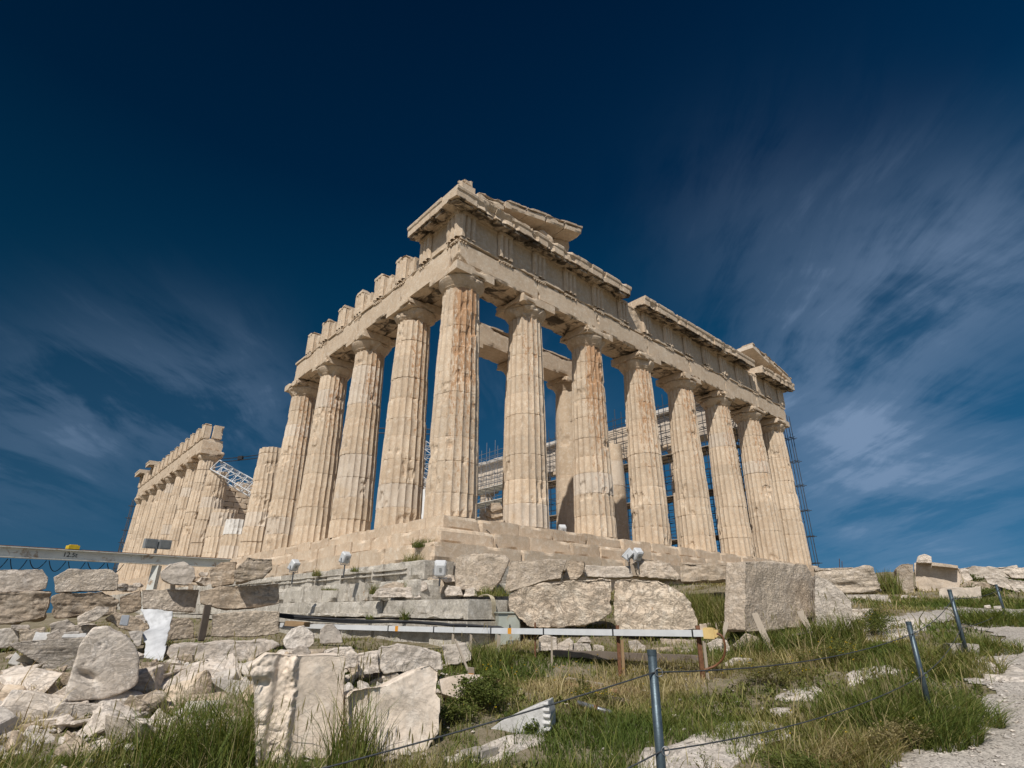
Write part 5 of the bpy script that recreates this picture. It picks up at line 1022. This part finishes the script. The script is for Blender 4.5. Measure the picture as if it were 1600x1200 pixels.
# small white floodlights round the base
def floodlight(lab, P, yaw, tilt, drop=0.4, s=0.82, grp='white floodlights on the foundation'):
    c = thing('floodlight', lab, 'floodlight', P-np.array([0, 0, drop]), grp); X = np.array([math.cos(yaw), math.sin(yaw), 0]); Z0 = np.array([0, 0, 1.0]); Yv = np.cross(Z0, X)
    Y2 = Yv*math.cos(tilt)+Z0*math.sin(tilt); Z2 = -Yv*math.sin(tilt)+Z0*math.cos(tilt)
    def ring(y, w_, h): return [P+X*a*w_*s+Y2*y*s+Z2*b*h*s for a, b in ((-1, -0.8), (-0.8, -1), (0.8, -1), (1, -0.8), (1, 0.8), (0.8, 1), (-0.8, 1), (-1, 0.8))]
    V = np.array(ring(-0.13, 0.11, 0.13)+ring(-0.10, 0.15, 0.18)+ring(0.06, 0.16, 0.20)+ring(0.09, 0.17, 0.21)+ring(0.12, 0.17, 0.21)); k = np.arange(8); q = [np.stack([i*8+k, i*8+(k+1) % 8, (i+1)*8+(k+1) % 8, (i+1)*8+k], -1) for i in range(4)]
    mb = MB(); mb.add(V, [np.vstack(q), np.array([k[::-1]]), np.array([32+k])]); mb.build('housing', PAINTW, c)
    V = np.array([P+X*a*0.145*s+Y2*0.124*s+Z2*b*0.18*s for a, b in ((-1, -1), (1, -1), (1, 1), (-1, 1))]); mb = MB(); mb.prism(V, (0, 0, 0), Y2*0.006); mb.build('glass', GLASSD, c)
    mb = MB(); V = np.array([P+X*a*0.03*s-Y2*0.134*s+Z2*b*0.07*s for a, b in ((-1, -0.3), (1, -0.3), (1, 1), (-1, 1))]); mb.prism(V, (0, 0, 0), -Y2*0.012); mb.build('back_plate', LAMPG, c)
    mb = MB(); mb.tube([P-X*0.19*s, P-X*0.19*s-Z0*0.24*s, P+X*0.19*s-Z0*0.24*s, P+X*0.19*s], 0.014, 6); mb.build('bracket', STEEL, c)
    mb = MB(); mb.tube([P-Z0*0.24*s, P-Z0*drop], 0.022, 8); mb.build('stand', DSTEEL, c)
    return c
floodlight('white floodlight tilted on its stand at the left end of the grey ledge', at(460, 884, 17.6), 0.3, 0.6, 0.55)
floodlight('white floodlight standing upright on the middle of the grey ledge', at(540, 872, 17.0), 0.15, 0.45, 0.55)
floodlight('white floodlight in front of the warm block at the facade end of the ledge', at(688, 889, 15.2), -0.6, 0.35, 0.45, 1.0)
floodlight('left one of twin white floodlights before the facade steps', at(982, 867, 16.4), 0.5, 0.8, 0.4, 0.85)
floodlight('right one of twin white floodlights before the facade steps', at(996, 867, 16.4), -0.2, 0.7, 0.4, 0.85)
floodlight('small floodlight on a bent arm inside between the second and third columns', at(879, 828, 22.5), -0.5, 0.5, 0.3, 0.9)
kb = thing('step_cable', 'thin dark cable running down the steps near the corner column', 'cable', ony(764, 828, -0.02)); mb = MB(); P = [ony(760, 828, -0.03), ony(766, 834, -0.03), ony(770, 843, -0.03), ony(776, 852, -0.66), ony(781, 868, -0.66), ony(783, 872, -1.25)]; mb.tube(smooth_line(P, 30), 0.014, 6); mb.build('wire', BLACK, kb, smooth=True)

# scaffolds
def scaffold(lab, x0, x1, y0, y1, nx, ny, z0, z1, dz_=2.0, mat=DSTEEL, r=0.03, diag=True, decks=(), name='scaffold', planky=WOOD, rails=True, extra=0.6, grp=None):
    c = thing(name, lab, 'scaffold', ((x0+x1)/2, (y0+y1)/2, z0), grp); xs = np.linspace(x0, x1, nx); ys = np.linspace(y0, y1, ny); zs = np.arange(z0+0.3, z1, dz_)
    for x in xs:
        for y in ys: mb = MB(); mb.tube([(x, y, z0), (x, y, z1+extra)], r, 6); mb.build('pole', mat, c)
    for z in zs:
        mb = MB()
        for zz in ((z, z+0.5, z+1.0) if rails else (z,)):
            for x in (xs if zz == z else (xs[0], xs[-1])): mb.tube([(x, y0-0.3, zz), (x, y1+0.3, zz)], r*0.85, 5)
            for y in (ys if zz == z else ys[:1]): mb.tube([(x0-0.3, y, zz), (x1+0.3, y, zz)], r*0.85, 5)
        mb.build('ledger_frame', mat, c)
    if diag:
        for i in range(len(zs)-1):
            for k in range(ny-1):
                if (i+k) % 2 == 0: mb = MB(); mb.tube([(xs[0], ys[k], zs[i]), (xs[0], ys[k+1], zs[i+1])], r*0.8, 5); mb.build('brace', mat, c)
    for i in decks: mb = MB(); mb.box(x0-0.25, x1+0.25, y0-0.2, y1+0.2, zs[i]+0.04, zs[i]+0.09); mb.build('deck', planky, c)
    return c
scaffold('long dark scaffold inside the temple along the far colonnade', 26.2, 28.0, 2.8, 24.0, 3, 14, 0.0, 12.6, 1.6, decks=(1, 3, 5), extra=0.9)
scaffold('pale grey scaffold deep inside the temple under the white beam', 26.6, 28.2, 25.0, 44.0, 2, 14, 0.0, 13.6, 1.5, mat=STEEL, decks=(3, 4, 5, 6), planky=BEAMW, extra=0.9)
b = at(1272, 884, 40.0); scaffold('slim dark scaffold tower rising beside the last column at the right', b[0]+0.1, b[0]+0.55, b[1]-0.1, b[1]+0.3, 2, 2, -1.8, 11.3, 1.9, r=0.028, diag=False, rails=False, extra=0.5)
scaffold('thin ladder-like scaffold at the far left end of the flank', -0.12, 0.05, 69.3, 69.6, 2, 2, -1.6, 9.4, 1.5, r=0.03, diag=False, rails=False)
# lattice crane behind the flank columns
def lattice(mb, A, B, w_, n, r=0.04):
    A, B = np.array(A), np.array(B); t = (B-A)/np.linalg.norm(B-A); s = np.cross(t, (0.3, 0.2, 1.0)); s /= np.linalg.norm(s); u_ = np.cross(s, t); cs = [s*a*w_/2+u_*b*w_/2 for a, b in ((-1, -1), (1, -1), (1, 1), (-1, 1))]
    for c in cs: mb.tube([A+c, B+c], r, 5)
    for i in range(n):
        for k in range(4): P = A+(B-A)*i/n+cs[k]; Q = A+(B-A)*(i+1)/n+cs[(k+1) % 4]; mb.tube([P, Q], r*0.6, 4); mb.tube([P, A+(B-A)*i/n+cs[(k+1) % 4]], r*0.6, 4)
cr_ = thing('lattice_crane', 'white lattice boom crane seen behind the south flank columns', 'crane', at(664, 800, 38.0)*[1, 1, 0]+[0, 0, 0.7])
ft = at(664, 800, 38.0); ft[2] = 0.7; tp_ = np.array([ft[0], ft[1], at(666, 672, 38.0)[2]])
mb = MB(); lattice(mb, ft, tp_, 0.9, 12, 0.05); mb.build('mast', PAINTW, cr_)
mb = MB(); lattice(mb, at(338, 731, 46.0), at(520, 836, 44.0), 1.0, 16, 0.05); mb.build('boom', PAINTW, cr_)
for o_ in (0, 0.25): mb = MB(); mb.tube(sag(at(340, 722, 46)+[0, 0, o_], at(470, 703, 43)+[0, 0, o_], 0.15), 0.035, 5); mb.build('stay_cable', BLACK, cr_)
mb = MB(); obox(mb, at(372, 717.8, 45.2)+[0, 0, 0.1], at(379, 717, 45.1)+[0, 0, 0.1], 0.3, 0.2); mb.build('hook_block', BLACK, cr_)
for o_ in (-0.25, 0.1): mb = MB(); mb.tube([at(575, 671, 40)+[0, 0, o_], at(672, 673, 38)+[0, 0, o_]], 0.04, 5); mb.build('stay_cable', DSTEEL, cr_)
mb = MB(); obox(mb, at(658, 770, 30), at(658, 826, 28.0), 0.5, 0.5, up=(0.6, 0.7, 0)); mb.build('counterweight_panel', PAINTW, cr_)
mb = MB(); Z_ = at(183, 905, 120)
lattice(mb, np.array([Z_[0], Z_[1], -9.0]), np.array([Z_[0], Z_[1], at(183, 838, 120)[2]]), 1.6, 9, 0.10); tag(mb.build('lattice_mast', DSTEEL), 'thin distant lattice mast on the skyline left of the temple', 'mast')
rb_ = thing('rebar_rods', 'two thin iron rods standing up behind the layered block', 'rods', at(1313, 890, 21.0))
for u in (1312, 1316): mb = MB(); mb.tube([at(u, 890, 21), at(u-0.5, 873+(u-1312), 21)], 0.012, 5); mb.build('rod', RUST, rb_)

# ------------------------------------------------------------------ plants
def leaf_mat(name, trans=0.35):
    m, t = newmat(name); a = t.add('ShaderNodeAttribute', attribute_name='wear').outputs['Color']
    dif = t.add('ShaderNodeBsdfPrincipled', {'Base Color': a, 'Roughness': 0.65, 'Specular IOR Level': 0.25}); tr = t.add('ShaderNodeBsdfTranslucent', {'Color': t.mix(1.0, a, (1.25, 1.2, 0.55), 'MULTIPLY')})
    mx = t.add('ShaderNodeMixShader', {0: trans}); t.l.new(dif.outputs[0], mx.inputs[1]); t.l.new(tr.outputs[0], mx.inputs[2]); t.l.new(mx.outputs[0], t.add('ShaderNodeOutputMaterial').inputs[0]); return m
GRASSM, LEAFM = leaf_mat('grass_blades'), leaf_mat('leaves', 0.3)
PAL = np.array([(0.070, 0.100, 0.020), (0.115, 0.135, 0.030), (0.165, 0.16, 0.050), (0.27, 0.225, 0.105), (0.36, 0.30, 0.17), (0.17, 0.105, 0.05)])
npr = np.random.default_rng(5)
def pal(h): 
    h = np.clip(h, 0, 4.999); i = h.astype(int); f = (h-i)[:, None]; return PAL[i]*(1-f)+PAL[np.minimum(i+1, 5)]*f
def blades(P, H, hue, w0=0.006, bend=0.5, lean=None):
    """one tapering bent blade per root point"""
    n = len(P); an = npr.uniform(0, 2*math.pi, n); an = an if lean is None else np.where(npr.random(n) < 0.6, lean+npr.normal(0, 0.6, n), an)
    D = np.stack([np.cos(an), np.sin(an), np.zeros(n)], -1); sa = an+math.pi/2+npr.normal(0, 0.5, n); Sd = np.stack([np.cos(sa), np.sin(sa), np.zeros(n)], -1)
    b = bend*npr.uniform(0.25, 1.3, n)*H; up = np.array([0, 0, 1.0]); W_ = (w0*npr.uniform(0.6, 1.35, n))[:, None]
    def at_(f): return P+up*(H*(f-0.22*f*f*bend*1.2))[:, None]+D*(b*f*f)[:, None]
    p0, p1, p2, p3 = at_(0.0), at_(0.4), at_(0.75), at_(1.0)
    V = np.stack([p0-Sd*W_, p0+Sd*W_, p1-Sd*W_*0.85, p1+Sd*W_*0.85, p2-Sd*W_*0.5, p2+Sd*W_*0.5, p3], 1).reshape(-1, 3)
    o = np.arange(n)[:, None]*7; q = np.vstack([o+np.array([[0, 1, 3, 2]]), o+np.array([[2, 3, 5, 4]])]); t3 = o+np.array([[4, 5, 6]])
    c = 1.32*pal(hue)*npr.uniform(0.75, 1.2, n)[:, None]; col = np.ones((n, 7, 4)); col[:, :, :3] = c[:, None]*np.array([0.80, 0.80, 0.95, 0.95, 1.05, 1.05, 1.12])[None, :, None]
    return V, [q, t3], col.reshape(-1, 4)
# footprint of masonry, where no grass roots
def free(XY):
    x, y = XY[:, 0], XY[:, 1]; t1 = (x > -2.75) & (y > -5.1) & (x < 0.8); t2 = (x > -2) & (y > -1.4); return ~(t1 | t2) & ~on_path(XY, 0.10)
def scatter(a0, a1, r0, r1, dens):
    n = int(dens*0.5*(a1-a0)*(r1*r1-r0*r0)); a = npr.uniform(a0, a1, n); r = np.sqrt(npr.uniform(r0*r0, r1*r1, n)); return np.column_stack([CX[0]+r*np.cos(a), CX[1]+r*np.sin(a)])
mb = MB(); tot = 0
for (r0, r1, dens, hm, w0) in [(3.0, 5.6, 1500, 1.0, 0.0042), (5.6, 8.5, 1900, 1.0, 0.005), (8.5, 13.0, 1050, 1.0, 0.0065), (13, 22, 230, 1.0, 0.010), (22, 42, 50, 1.1, 0.018)]:
    XY_ = scatter(YAW-0.86, YAW+0.86, r0, r1, dens); XY_ = XY_[free(XY_) & free(XY_+npr.normal(0, 0.05, XY_.shape)) | (free(XY_+npr.normal(0, 0.35, XY_.shape)) & free(XY_*1.0+npr.normal(0, 0.2, XY_.shape)) & (npr.random(len(XY_)) < 0.35) & on_path(XY_, 0.1))]; Q = np.column_stack([XY_, np.zeros(len(XY_))])
    lump_ = fbm(Q*0.85, 51, 4); fine_ = fbm(Q*3.5, 52, 3); lat = (XY_-CX[:2])@_R[:2]; fw_ = (XY_-CX[:2])@np.array([math.cos(YAW), math.sin(YAW)])
    leftheap = sstep(-1.0, -2.6, lat+0.18*fw_*0)*sstep(6.4, 7.4, fw_)
    keep = npr.random(len(XY_)) < np.clip(0.75+1.3*lump_+0.8*fine_, 0.05, 1)*(1-0.72*leftheap); XY_, lump_, fine_, lat, fw_ = XY_[keep], lump_[keep], fine_[keep], lat[keep], fw_[keep]
    z = gz(XY_); n = len(XY_); tall = npr.random(n) < 0.035
    H = np.clip(0.085+0.10*(lump_+0.25)+0.05*fine_, 0.035, 0.3)*npr.uniform(0.5, 1.5, n)*hm; H = np.where(tall, H*2.4+0.08, H)
    dry = fbm(np.column_stack([XY_*0.55, np.ones(n)*4]), 57, 4); hue = 1.35+5.0*dry+npr.normal(0, 0.55, n)+np.where(tall, 1.2, 0)+0.22*np.clip(lat-1, 0, 4)*0.6
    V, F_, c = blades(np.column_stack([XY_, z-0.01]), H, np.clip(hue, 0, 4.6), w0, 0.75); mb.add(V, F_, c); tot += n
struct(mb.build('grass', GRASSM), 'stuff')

def tuft(lab, c, rad, n, h0, h1, hue, w0=0.006, bend=0.6, name='grass_tuft', onground=True, seeds=0, lean=None):
    P = np.column_stack([npr.normal(0, 1, n), npr.normal(0, 1, n), np.zeros(n)]); P = P/np.maximum(1, np.linalg.norm(P, axis=1)/1.7)[:, None]*np.array([rad[0], rad[1], 0])*0.55
    P = P[:, 0:1]*rt+P[:, 1:2]*fwd+np.array(c); P[:, 2] = (gz(P[:, :2])-0.02) if onground else c[2]-0.01
    H = h0*0.7+(h1*1.12-h0*0.7)*npr.random(n)**1.9; V, F_, col = blades(P, H, np.clip(hue+npr.normal(0, 0.75, n)+np.where(npr.random(n) < 0.10, 2.0, 0), 0, 4.8), w0, bend, lean); mb = MB(); mb.add(V, F_, col)
    if seeds:   # seed heads on thin stalks
        for k in range(seeds):
            p = np.array(c)+rt*npr.normal(0, rad[0]*0.5)+fwd*npr.normal(0, rad[1]*0.5); p[2] = g1(p[0], p[1]) if onground else c[2]; h = npr.uniform(0.8, 1.35)*h1; dx = npr.normal(0, 0.12, 2)*h
            L_ = [p, p+[dx[0]*0.3, dx[1]*0.3, h*0.6], p+[dx[0], dx[1], h]]; cc = np.append(pal(np.array([npr.uniform(2.4, 4.2)]))[0], 1); mb.tube(smooth_line(L_, 7), np.linspace(0.0028, 0.0015, 7), 4, cc)
            e = L_[-1]; s_ = npr.uniform(0.7, 1.3); mb.tube([e-[0, 0, 0.05*s_], e+[0.004, 0, 0.01*s_], e+[dx[0]*0.1, dx[1]*0.1, 0.06*s_]], [0.002, 0.0075, 0.001], 5, cc)
    return tag(mb.build(name, GRASSM), lab, 'grass')
def gp(u, v, d): p = at(u, v, d); p[2] = g1(p[0], p[1]); return p
tuft('lush green grass clump against the left side of the tall ridged block', gp(360, 1165, 5.75), (0.30, 0.6), 1000, 0.30, 0.88, 0.35, 0.0050, 0.75, 'grass_clump', seeds=16)
tuft('long arching green grass clump before the egg-shaped boulder', gp(275, 1185, 5.7), (0.33, 0.55), 800, 0.25, 0.80, 0.45, 0.0050, 0.85, 'grass_clump', seeds=12)
tuft('thin grass clump in front of the pale rock ledge', gp(300, 1130, 6.6), (0.5, 0.3), 420, 0.2, 0.6, 0.5, 0.005, 0.8, 'grass_clump', seeds=8)
tuft('grass growing round the base of the egg-shaped boulder block', gp(190, 1190, 5.9), (0.6, 0.35), 420, 0.12, 0.42, 0.6, 0.005, 0.7, 'grass_clump', seeds=6)
tuft('dark shaded grass in the bottom left corner', gp(40, 1240, 5.2), (0.6, 0.4), 900, 0.10, 0.30, 0.4, 0.005, 0.7, 'grass_clump', seeds=4)
tuft('tall grass with seed heads in front of the tall ridged block', gp(450, 1210, 4.9), (0.6, 0.25), 420, 0.2, 0.55, 1.1, 0.0045, 0.6, 'grass_clump', seeds=20)
tuft('tall grass growing between the two foreground blocks', gp(555, 1180, 5.5), (0.26, 0.3), 520, 0.3, 0.85, 0.8, 0.0055, 0.5, 'grass_clump', seeds=16)
tuft('seeding grass at the foot of the sloping-top block', gp(640, 1200, 5.3), (0.55, 0.25), 1100, 0.1, 0.38, 1.9, 0.0045, 0.6, 'grass_clump', seeds=22)
tuft('thin tall grass in the rubble right of the white tarp', gp(420, 1085, 7.2), (0.6, 0.6), 420, 0.15, 0.5, 1.2, 0.005, 0.6, 'grass_clump', seeds=18)
tuft('grass filling the dip below the cable tray by the cabinet', gp(745, 1025, 10.6), (0.7, 0.5), 1500, 0.15, 0.5, 0.7, 0.007, 0.6, 'grass_clump', seeds=6)
tuft('tall dry-green grass in the gap left of the tall pitted block', gp(1112, 965, 13.6), (0.62, 1.4), 5200, 0.3, 0.85, 1.4, 0.008, 0.55, 'grass_clump', seeds=30)
tuft('grass slope behind the sloping-shoulder slab', gp(1085, 935, 15.5), (0.7, 1.2), 2600, 0.25, 0.6, 1.3, 0.009, 0.55, 'grass_clump')
tuft('green grass at the foot of the tall pitted block with planks', gp(1225, 1010, 10.5), (0.9, 0.5), 2600, 0.15, 0.5, 0.7, 0.007, 0.6, 'grass_clump', seeds=14)
tuft('tall spiky grass before the leaning block right of the planks', gp(1300, 1005, 10.2), (0.6, 0.4), 1400, 0.25, 0.7, 0.9, 0.008, 0.55, 'grass_clump', seeds=14)
tuft('long green grass round the foot of the second steel post', gp(1425, 1110, 6.0), (0.5, 0.7), 3600, 0.16, 0.48, 0.35, 0.005, 0.9, 'grass_clump', seeds=10, lean=YAW-2.2)
tuft('swept dark green grass tongue at the path edge right of the second post', gp(1470, 1078, 6.5), (0.30, 0.75), 1900, 0.14, 0.36, 0.35, 0.005, 1.0, 'grass_clump', lean=YAW-1.9)
tuft('dry straw-coloured grass spilling onto the path below the second post', gp(1320, 1150, 5.6), (0.5, 0.35), 1700, 0.12, 0.34, 3.3, 0.004, 1.0, 'grass_clump', seeds=8, lean=YAW-2.2)
tuft('grass wall behind the mound post, left side with seed stalks', gp(1360, 1075, 6.6), (0.7, 0.6), 3200, 0.16, 0.45, 0.6, 0.005, 0.7, 'grass_clump', seeds=26)
tuft('reddish-green grass around the concrete footing post', gp(1470, 1015, 8.1), (0.7, 0.7), 2600, 0.15, 0.38, 1.7, 0.006, 0.8, 'grass_clump')
tuft('green grass patch between footing post and gravel', gp(1530, 1000, 8.9), (0.55, 0.5), 1800, 0.12, 0.3, 0.9, 0.006, 0.9, 'grass_clump')
tuft('dark round grass hummock beside the farthest steel post', gp(1560, 985, 11.6), (0.75, 0.6), 2200, 0.15, 0.42, 0.5, 0.008, 0.9, 'grass_clump')
tuft('green bank below the perched boulder on the right slope', gp(1430, 948, 17.5), (2.2, 1.2), 3600, 0.06, 0.2, 1.0, 0.012, 0.7, 'grass_clump')
tuft('dark scrub grass behind the pale kerb block at the right', gp(1555, 938, 16.5), (1.7, 1.3), 4200, 0.1, 0.34, 0.6, 0.012, 0.7, 'grass_clump')
tuft('tall reeds between layered block and chipped upright block', gp(1392, 930, 21.5), (0.4, 0.5), 420, 0.4, 1.0, 1.3, 0.014, 0.35, 'grass_clump')
# tufts on the masonry
for lab, P, rad, n_, h0, h1, hue in [('bushy green tuft on the step below the corner column', ony(690, 856, -0.9)+np.array([-0.5, 0.3, 0]), (0.34, 0.18), 500, 0.15, 0.36, 0.5), ('yellowing grass tuft on the step left of the corner', onx(648, 880, -1.35), (0.38, 0.2), 380, 0.15, 0.42, 1.6), ('small weed on the grey ledge beside the middle floodlight', onx(553, 893, -1.9), (0.15, 0.1), 130, 0.08, 0.22, 1.0),
    ('dry weed hanging in the foundation joint, left', onx(494, 900, -1.9), (0.16, 0.12), 200, 0.12, 0.34, 1.7), ('weed in the foundation joint between two grey blocks', onx(583, 928, -2.3), (0.12, 0.1), 160, 0.15, 0.4, 1.4), ('mossy weed on the lower grey course, left one', onx(578, 968, -2.75), (0.12, 0.08), 120, 0.06, 0.2, 0.6), ('mossy weed on the lower grey course, right one', onx(632, 968, -2.75), (0.12, 0.08), 150, 0.1, 0.36, 0.5),
    ('olive tuft under the first course at the ledge left of middle', onx(515, 922, -2.4), (0.3, 0.1), 160, 0.05, 0.14, 1.4), ('grass under the warm blocks on the grey ledge', onx(790, 930, -2.0)*0+at(770, 931, 14.3), (0.5, 0.3), 380, 0.12, 0.34, 1.3), ('weed below the corner block on the ledge', at(640, 917, 15.4), (0.25, 0.15), 220, 0.08, 0.25, 0.7)]:
    tuft(lab, P, rad, n_, h0, h1, hue, 0.007, 0.7, onground=False)

def shrub(lab, c, rad, hgt, n, leaf, hue, name='shrub', stems=14, flowers=None):
    r = thing(name, lab, 'shrub', c); mb = MB(); m = 0; C_ = []
    for k in range(stems):
        a = npr.uniform(0, 6.28); q = math.sqrt(npr.random()); e = np.array(c)+rt*rad[0]*q*math.cos(a)+fwd*rad[1]*q*math.sin(a)+np.array([0, 0, hgt*(1-0.5*q*q)*npr.uniform(0.75, 1.1)]); mid = np.array(c)+(e-np.array(c))*np.array([0.4, 0.4, 0.6])
        L_ = smooth_line([np.array(c)-[0, 0, 0.04], mid, e], 8); mb.tube(L_, np.linspace(0.006, 0.002, 8), 5, (0.13, 0.10, 0.045, 1)); C_.append(L_)
    mb.build('stems', LEAFM, r)
    C_ = np.array(C_); si = npr.integers(0, stems, n); f = npr.uniform(0.25, 1.0, n)**0.7*6.999; i0 = f.astype(int); ff = (f-i0)[:, None]; P = C_[si, i0]*(1-ff)+C_[si, np.minimum(i0+1, 7)]*ff+npr.normal(0, 1, (n, 3))*np.array([rad[0], rad[1], hgt])*0.11
    A = npr.normal(0, 1, (n, 3)); A[:, 2] = np.abs(A[:, 2])*0.6; A /= np.linalg.norm(A, axis=1)[:, None]; B = np.cross(A, npr.normal(0, 1, (n, 3))); B /= np.linalg.norm(B, axis=1)[:, None]; s = (leaf*npr.uniform(0.6, 1.3, n))[:, None]; Nn = np.cross(A, B)
    V = np.stack([P, P+A*s*0.5+B*s*0.28+Nn*s*0.08, P+A*s*1.1, P+A*s*0.5-B*s*0.28+Nn*s*0.08], 1).reshape(-1, 3); col = np.ones((n, 4, 4)); col[:, :, :3] = (pal(np.clip(hue+npr.normal(0, 0.35, n), 0, 4.9))*npr.uniform(0.7, 1.3, n)[:, None])[:, None]
    mb = MB(); mb.add(V, [np.arange(n*4).reshape(-1, 4)], col.reshape(-1, 4)); mb.build('foliage', LEAFM, r)
    if flowers: flower_pts.extend([P[k]+np.array([0, 0, leaf*0.6]) for k in npr.choice(n, flowers, replace=False) if P[k][2] > c[2]+hgt*0.45])
flower_pts = []
shrub('bright green leafy bush right of the sloping-top block', gp(755, 1100, 7.3), (0.48, 0.4), 0.42, 4200, 0.036, 0.75)
shrub('second leafy green bush in front of the smooth white slab', gp(712, 1120, 6.8), (0.32, 0.3), 0.24, 1800, 0.032, 0.9)
shrub('low olive bush at the bottom edge beside the bedrock patch', gp(1245, 1185, 5.2), (0.42, 0.4), 0.27, 4200, 0.022, 0.85)
shrub('small thistle-like weed before the white column splinter', gp(838, 1150, 6.5), (0.13, 0.1), 0.16, 420, 0.032, 0.2, 'weed', 8)
shrub('spindly weed on the white bedrock at the bottom', gp(1105, 1190, 5.2), (0.16, 0.12), 0.32, 360, 0.016, 1.3, 'weed', 10)
shrub('yellow-flowered weed bush left of the front steel post', gp(930, 1090, 7.9), (0.45, 0.35), 0.26, 1800, 0.022, 1.5, flowers=46)
shrub('fresh yellow-green sprout above the grey pipe', gp(912, 1082, 8.3), (0.12, 0.1), 0.30, 420, 0.03, 1.9, 'weed', 8)
shrub('rusty-green flowering bush below the leaning planks', gp(1215, 1055, 8.6), (0.75, 0.45), 0.34, 4200, 0.024, 2.1, flowers=40)
shrub('flowering bush between the planks and the leaning block', gp(1310, 1030, 8.9), (0.6, 0.5), 0.36, 3600, 0.026, 1.35, flowers=60)
shrub('green bush with yellow flowers before the low grey stone', gp(1365, 992, 10.5), (0.7, 0.6), 0.50, 4800, 0.028, 0.9, flowers=36)
shrub('grey-brown withered bush at the base of the mound post', gp(1410, 1130, 5.6), (0.4, 0.3), 0.26, 2600, 0.024, 3.0)
shrub('dark green bush at the crest behind the kerb block', gp(1530, 932, 18.5), (1.1, 0.7), 0.42, 3200, 0.05, 0.7)
shrub('dark bush hugging the skyline wall at the right edge', gp(1600, 905, 27.0), (1.0, 0.7), 0.6, 2200, 0.07, 0.4)
shrub('small dark bush below the skyline wall', gp(1512, 902, 26.0), (0.7, 0.6), 0.5, 1800, 0.06, 0.7)
XY_ = scatter(YAW-0.75, YAW+0.1, 6.5, 12, 5); XY_ = XY_[free(XY_)]; XY_ = XY_[fbm(np.column_stack([XY_*0.9, np.zeros(len(XY_))]), 77, 3) > 0.05]
flower_pts += [np.array([x, y, g1(x, y)+npr.uniform(0.12, 0.24)]) for x, y in XY_]
FP = np.array(flower_pts); mb = MB(); k = np.arange(6)*2*math.pi/6
V = np.concatenate([FP[:, None]+np.stack([0.013*np.cos(k), 0.013*np.sin(k), 0.006*np.cos(3*k)], -1)[None], FP[:, None]+[[[0, 0, -0.012]]]], 1); nF = len(FP); o = np.arange(nF)[:, None, None]*7; tri = np.stack([np.arange(6), (np.arange(6)+1) % 6, np.full(6, 6)], -1)[None]
mb.add(V.reshape(-1, 3), [(o+tri[:, :, ::-1]).reshape(-1, 3), (np.arange(nF)[:, None]*7+np.arange(6)[None])], (0.75, 0.55, 0.02, 1)); struct(mb.build('yellow_wildflowers', LEAFM), 'stuff')
# low broad-leaved weeds between the grasses
XY_ = scatter(YAW-0.8, YAW+0.8, 4.0, 12.5, 60); XY_ = XY_[free(XY_)]; XY_ = XY_[fbm(np.column_stack([XY_*0.8, np.zeros(len(XY_))]), 93, 3) > 0.0]
n = len(XY_)*9; C_ = np.repeat(np.column_stack([XY_, gz(XY_)]), 9, 0); an = npr.uniform(0, 6.28, n); el = npr.uniform(0.1, 1.1, n); A = np.stack([np.cos(an)*np.cos(el), np.sin(an)*np.cos(el), np.sin(el)], -1); B = np.stack([-np.sin(an), np.cos(an), np.zeros(n)], -1); s = npr.uniform(0.03, 0.085, n)[:, None]; off = A*npr.uniform(0, 0.07, n)[:, None]
P = C_+off; V = np.stack([P, P+A*s*0.5+B*s*0.22, P+A*s, P+A*s*0.5-B*s*0.22], 1).reshape(-1, 3); col = np.ones((n, 4, 4)); col[:, :, :3] = (pal(np.clip(np.repeat(npr.uniform(0.2, 2.6, len(XY_)), 9)+npr.normal(0, 0.3, n), 0, 4))*npr.uniform(0.75, 1.25, n)[:, None])[:, None]
mb = MB(); mb.add(V, [np.arange(n*4).reshape(-1, 4)], col.reshape(-1, 4)); struct(mb.build('ground_weeds', LEAFM), 'stuff')
# loose pebbles on the path and in the heap
XY_ = scatter(YAW-0.85, YAW-0.2, 3.2, 12, 90); XY_ = XY_[on_path(XY_)]
XY2 = scatter(YAW+0.1, YAW+0.75, 6, 12.5, 26); XY3 = scatter(YAW-0.7, YAW+0.3, 5.5, 11, 5); XY_ = np.vstack([XY_, XY2, XY3]); XY_ = XY_[free(XY_) | on_path(XY_)]
ico = np.array([(0, 0, 1), (1, 0, 0), (0, 1, 0), (-1, 0, 0), (0, -1, 0), (0, 0, -1), (0.6, 0.6, 0.5), (-0.6, 0.6, 0.5), (-0.6, -0.6, 0.5), (0.6, -0.6, 0.5)], float)
fI = np.array([(0, 9, 6), (0, 6, 7), (0, 7, 8), (0, 8, 9), (1, 6, 9), (2, 7, 6), (3, 8, 7), (4, 9, 8), (1, 2, 6), (2, 3, 7), (3, 4, 8), (4, 1, 9), (2, 1, 5), (3, 2, 5), (4, 3, 5), (1, 4, 5)])
n = len(XY_); sz = 0.008+0.03*npr.random(n)**3; sz = np.where(((XY_-CX[:2])@_R[:2]) < -1.0, sz*2.2, sz); zz = gz(XY_)
V = ico[None]*npr.uniform(0.6, 1.3, (n, 10, 1))*sz[:, None, None]*np.array([1.2, 1.0, 0.7])+np.column_stack([XY_, zz+0.018])[:, None]
mb = MB(); mb.add(V.reshape(-1, 3), [(np.arange(n)[:, None, None]*10+fI[None]).reshape(-1, 3)], np.repeat(np.column_stack([npr.uniform(0.4, 0.6, n), np.zeros(n), np.zeros(n), npr.uniform(0, 0.6, n)]), 10, 0)); struct(mb.build('loose_pebbles', ROCKS['pale']), 'stuff')
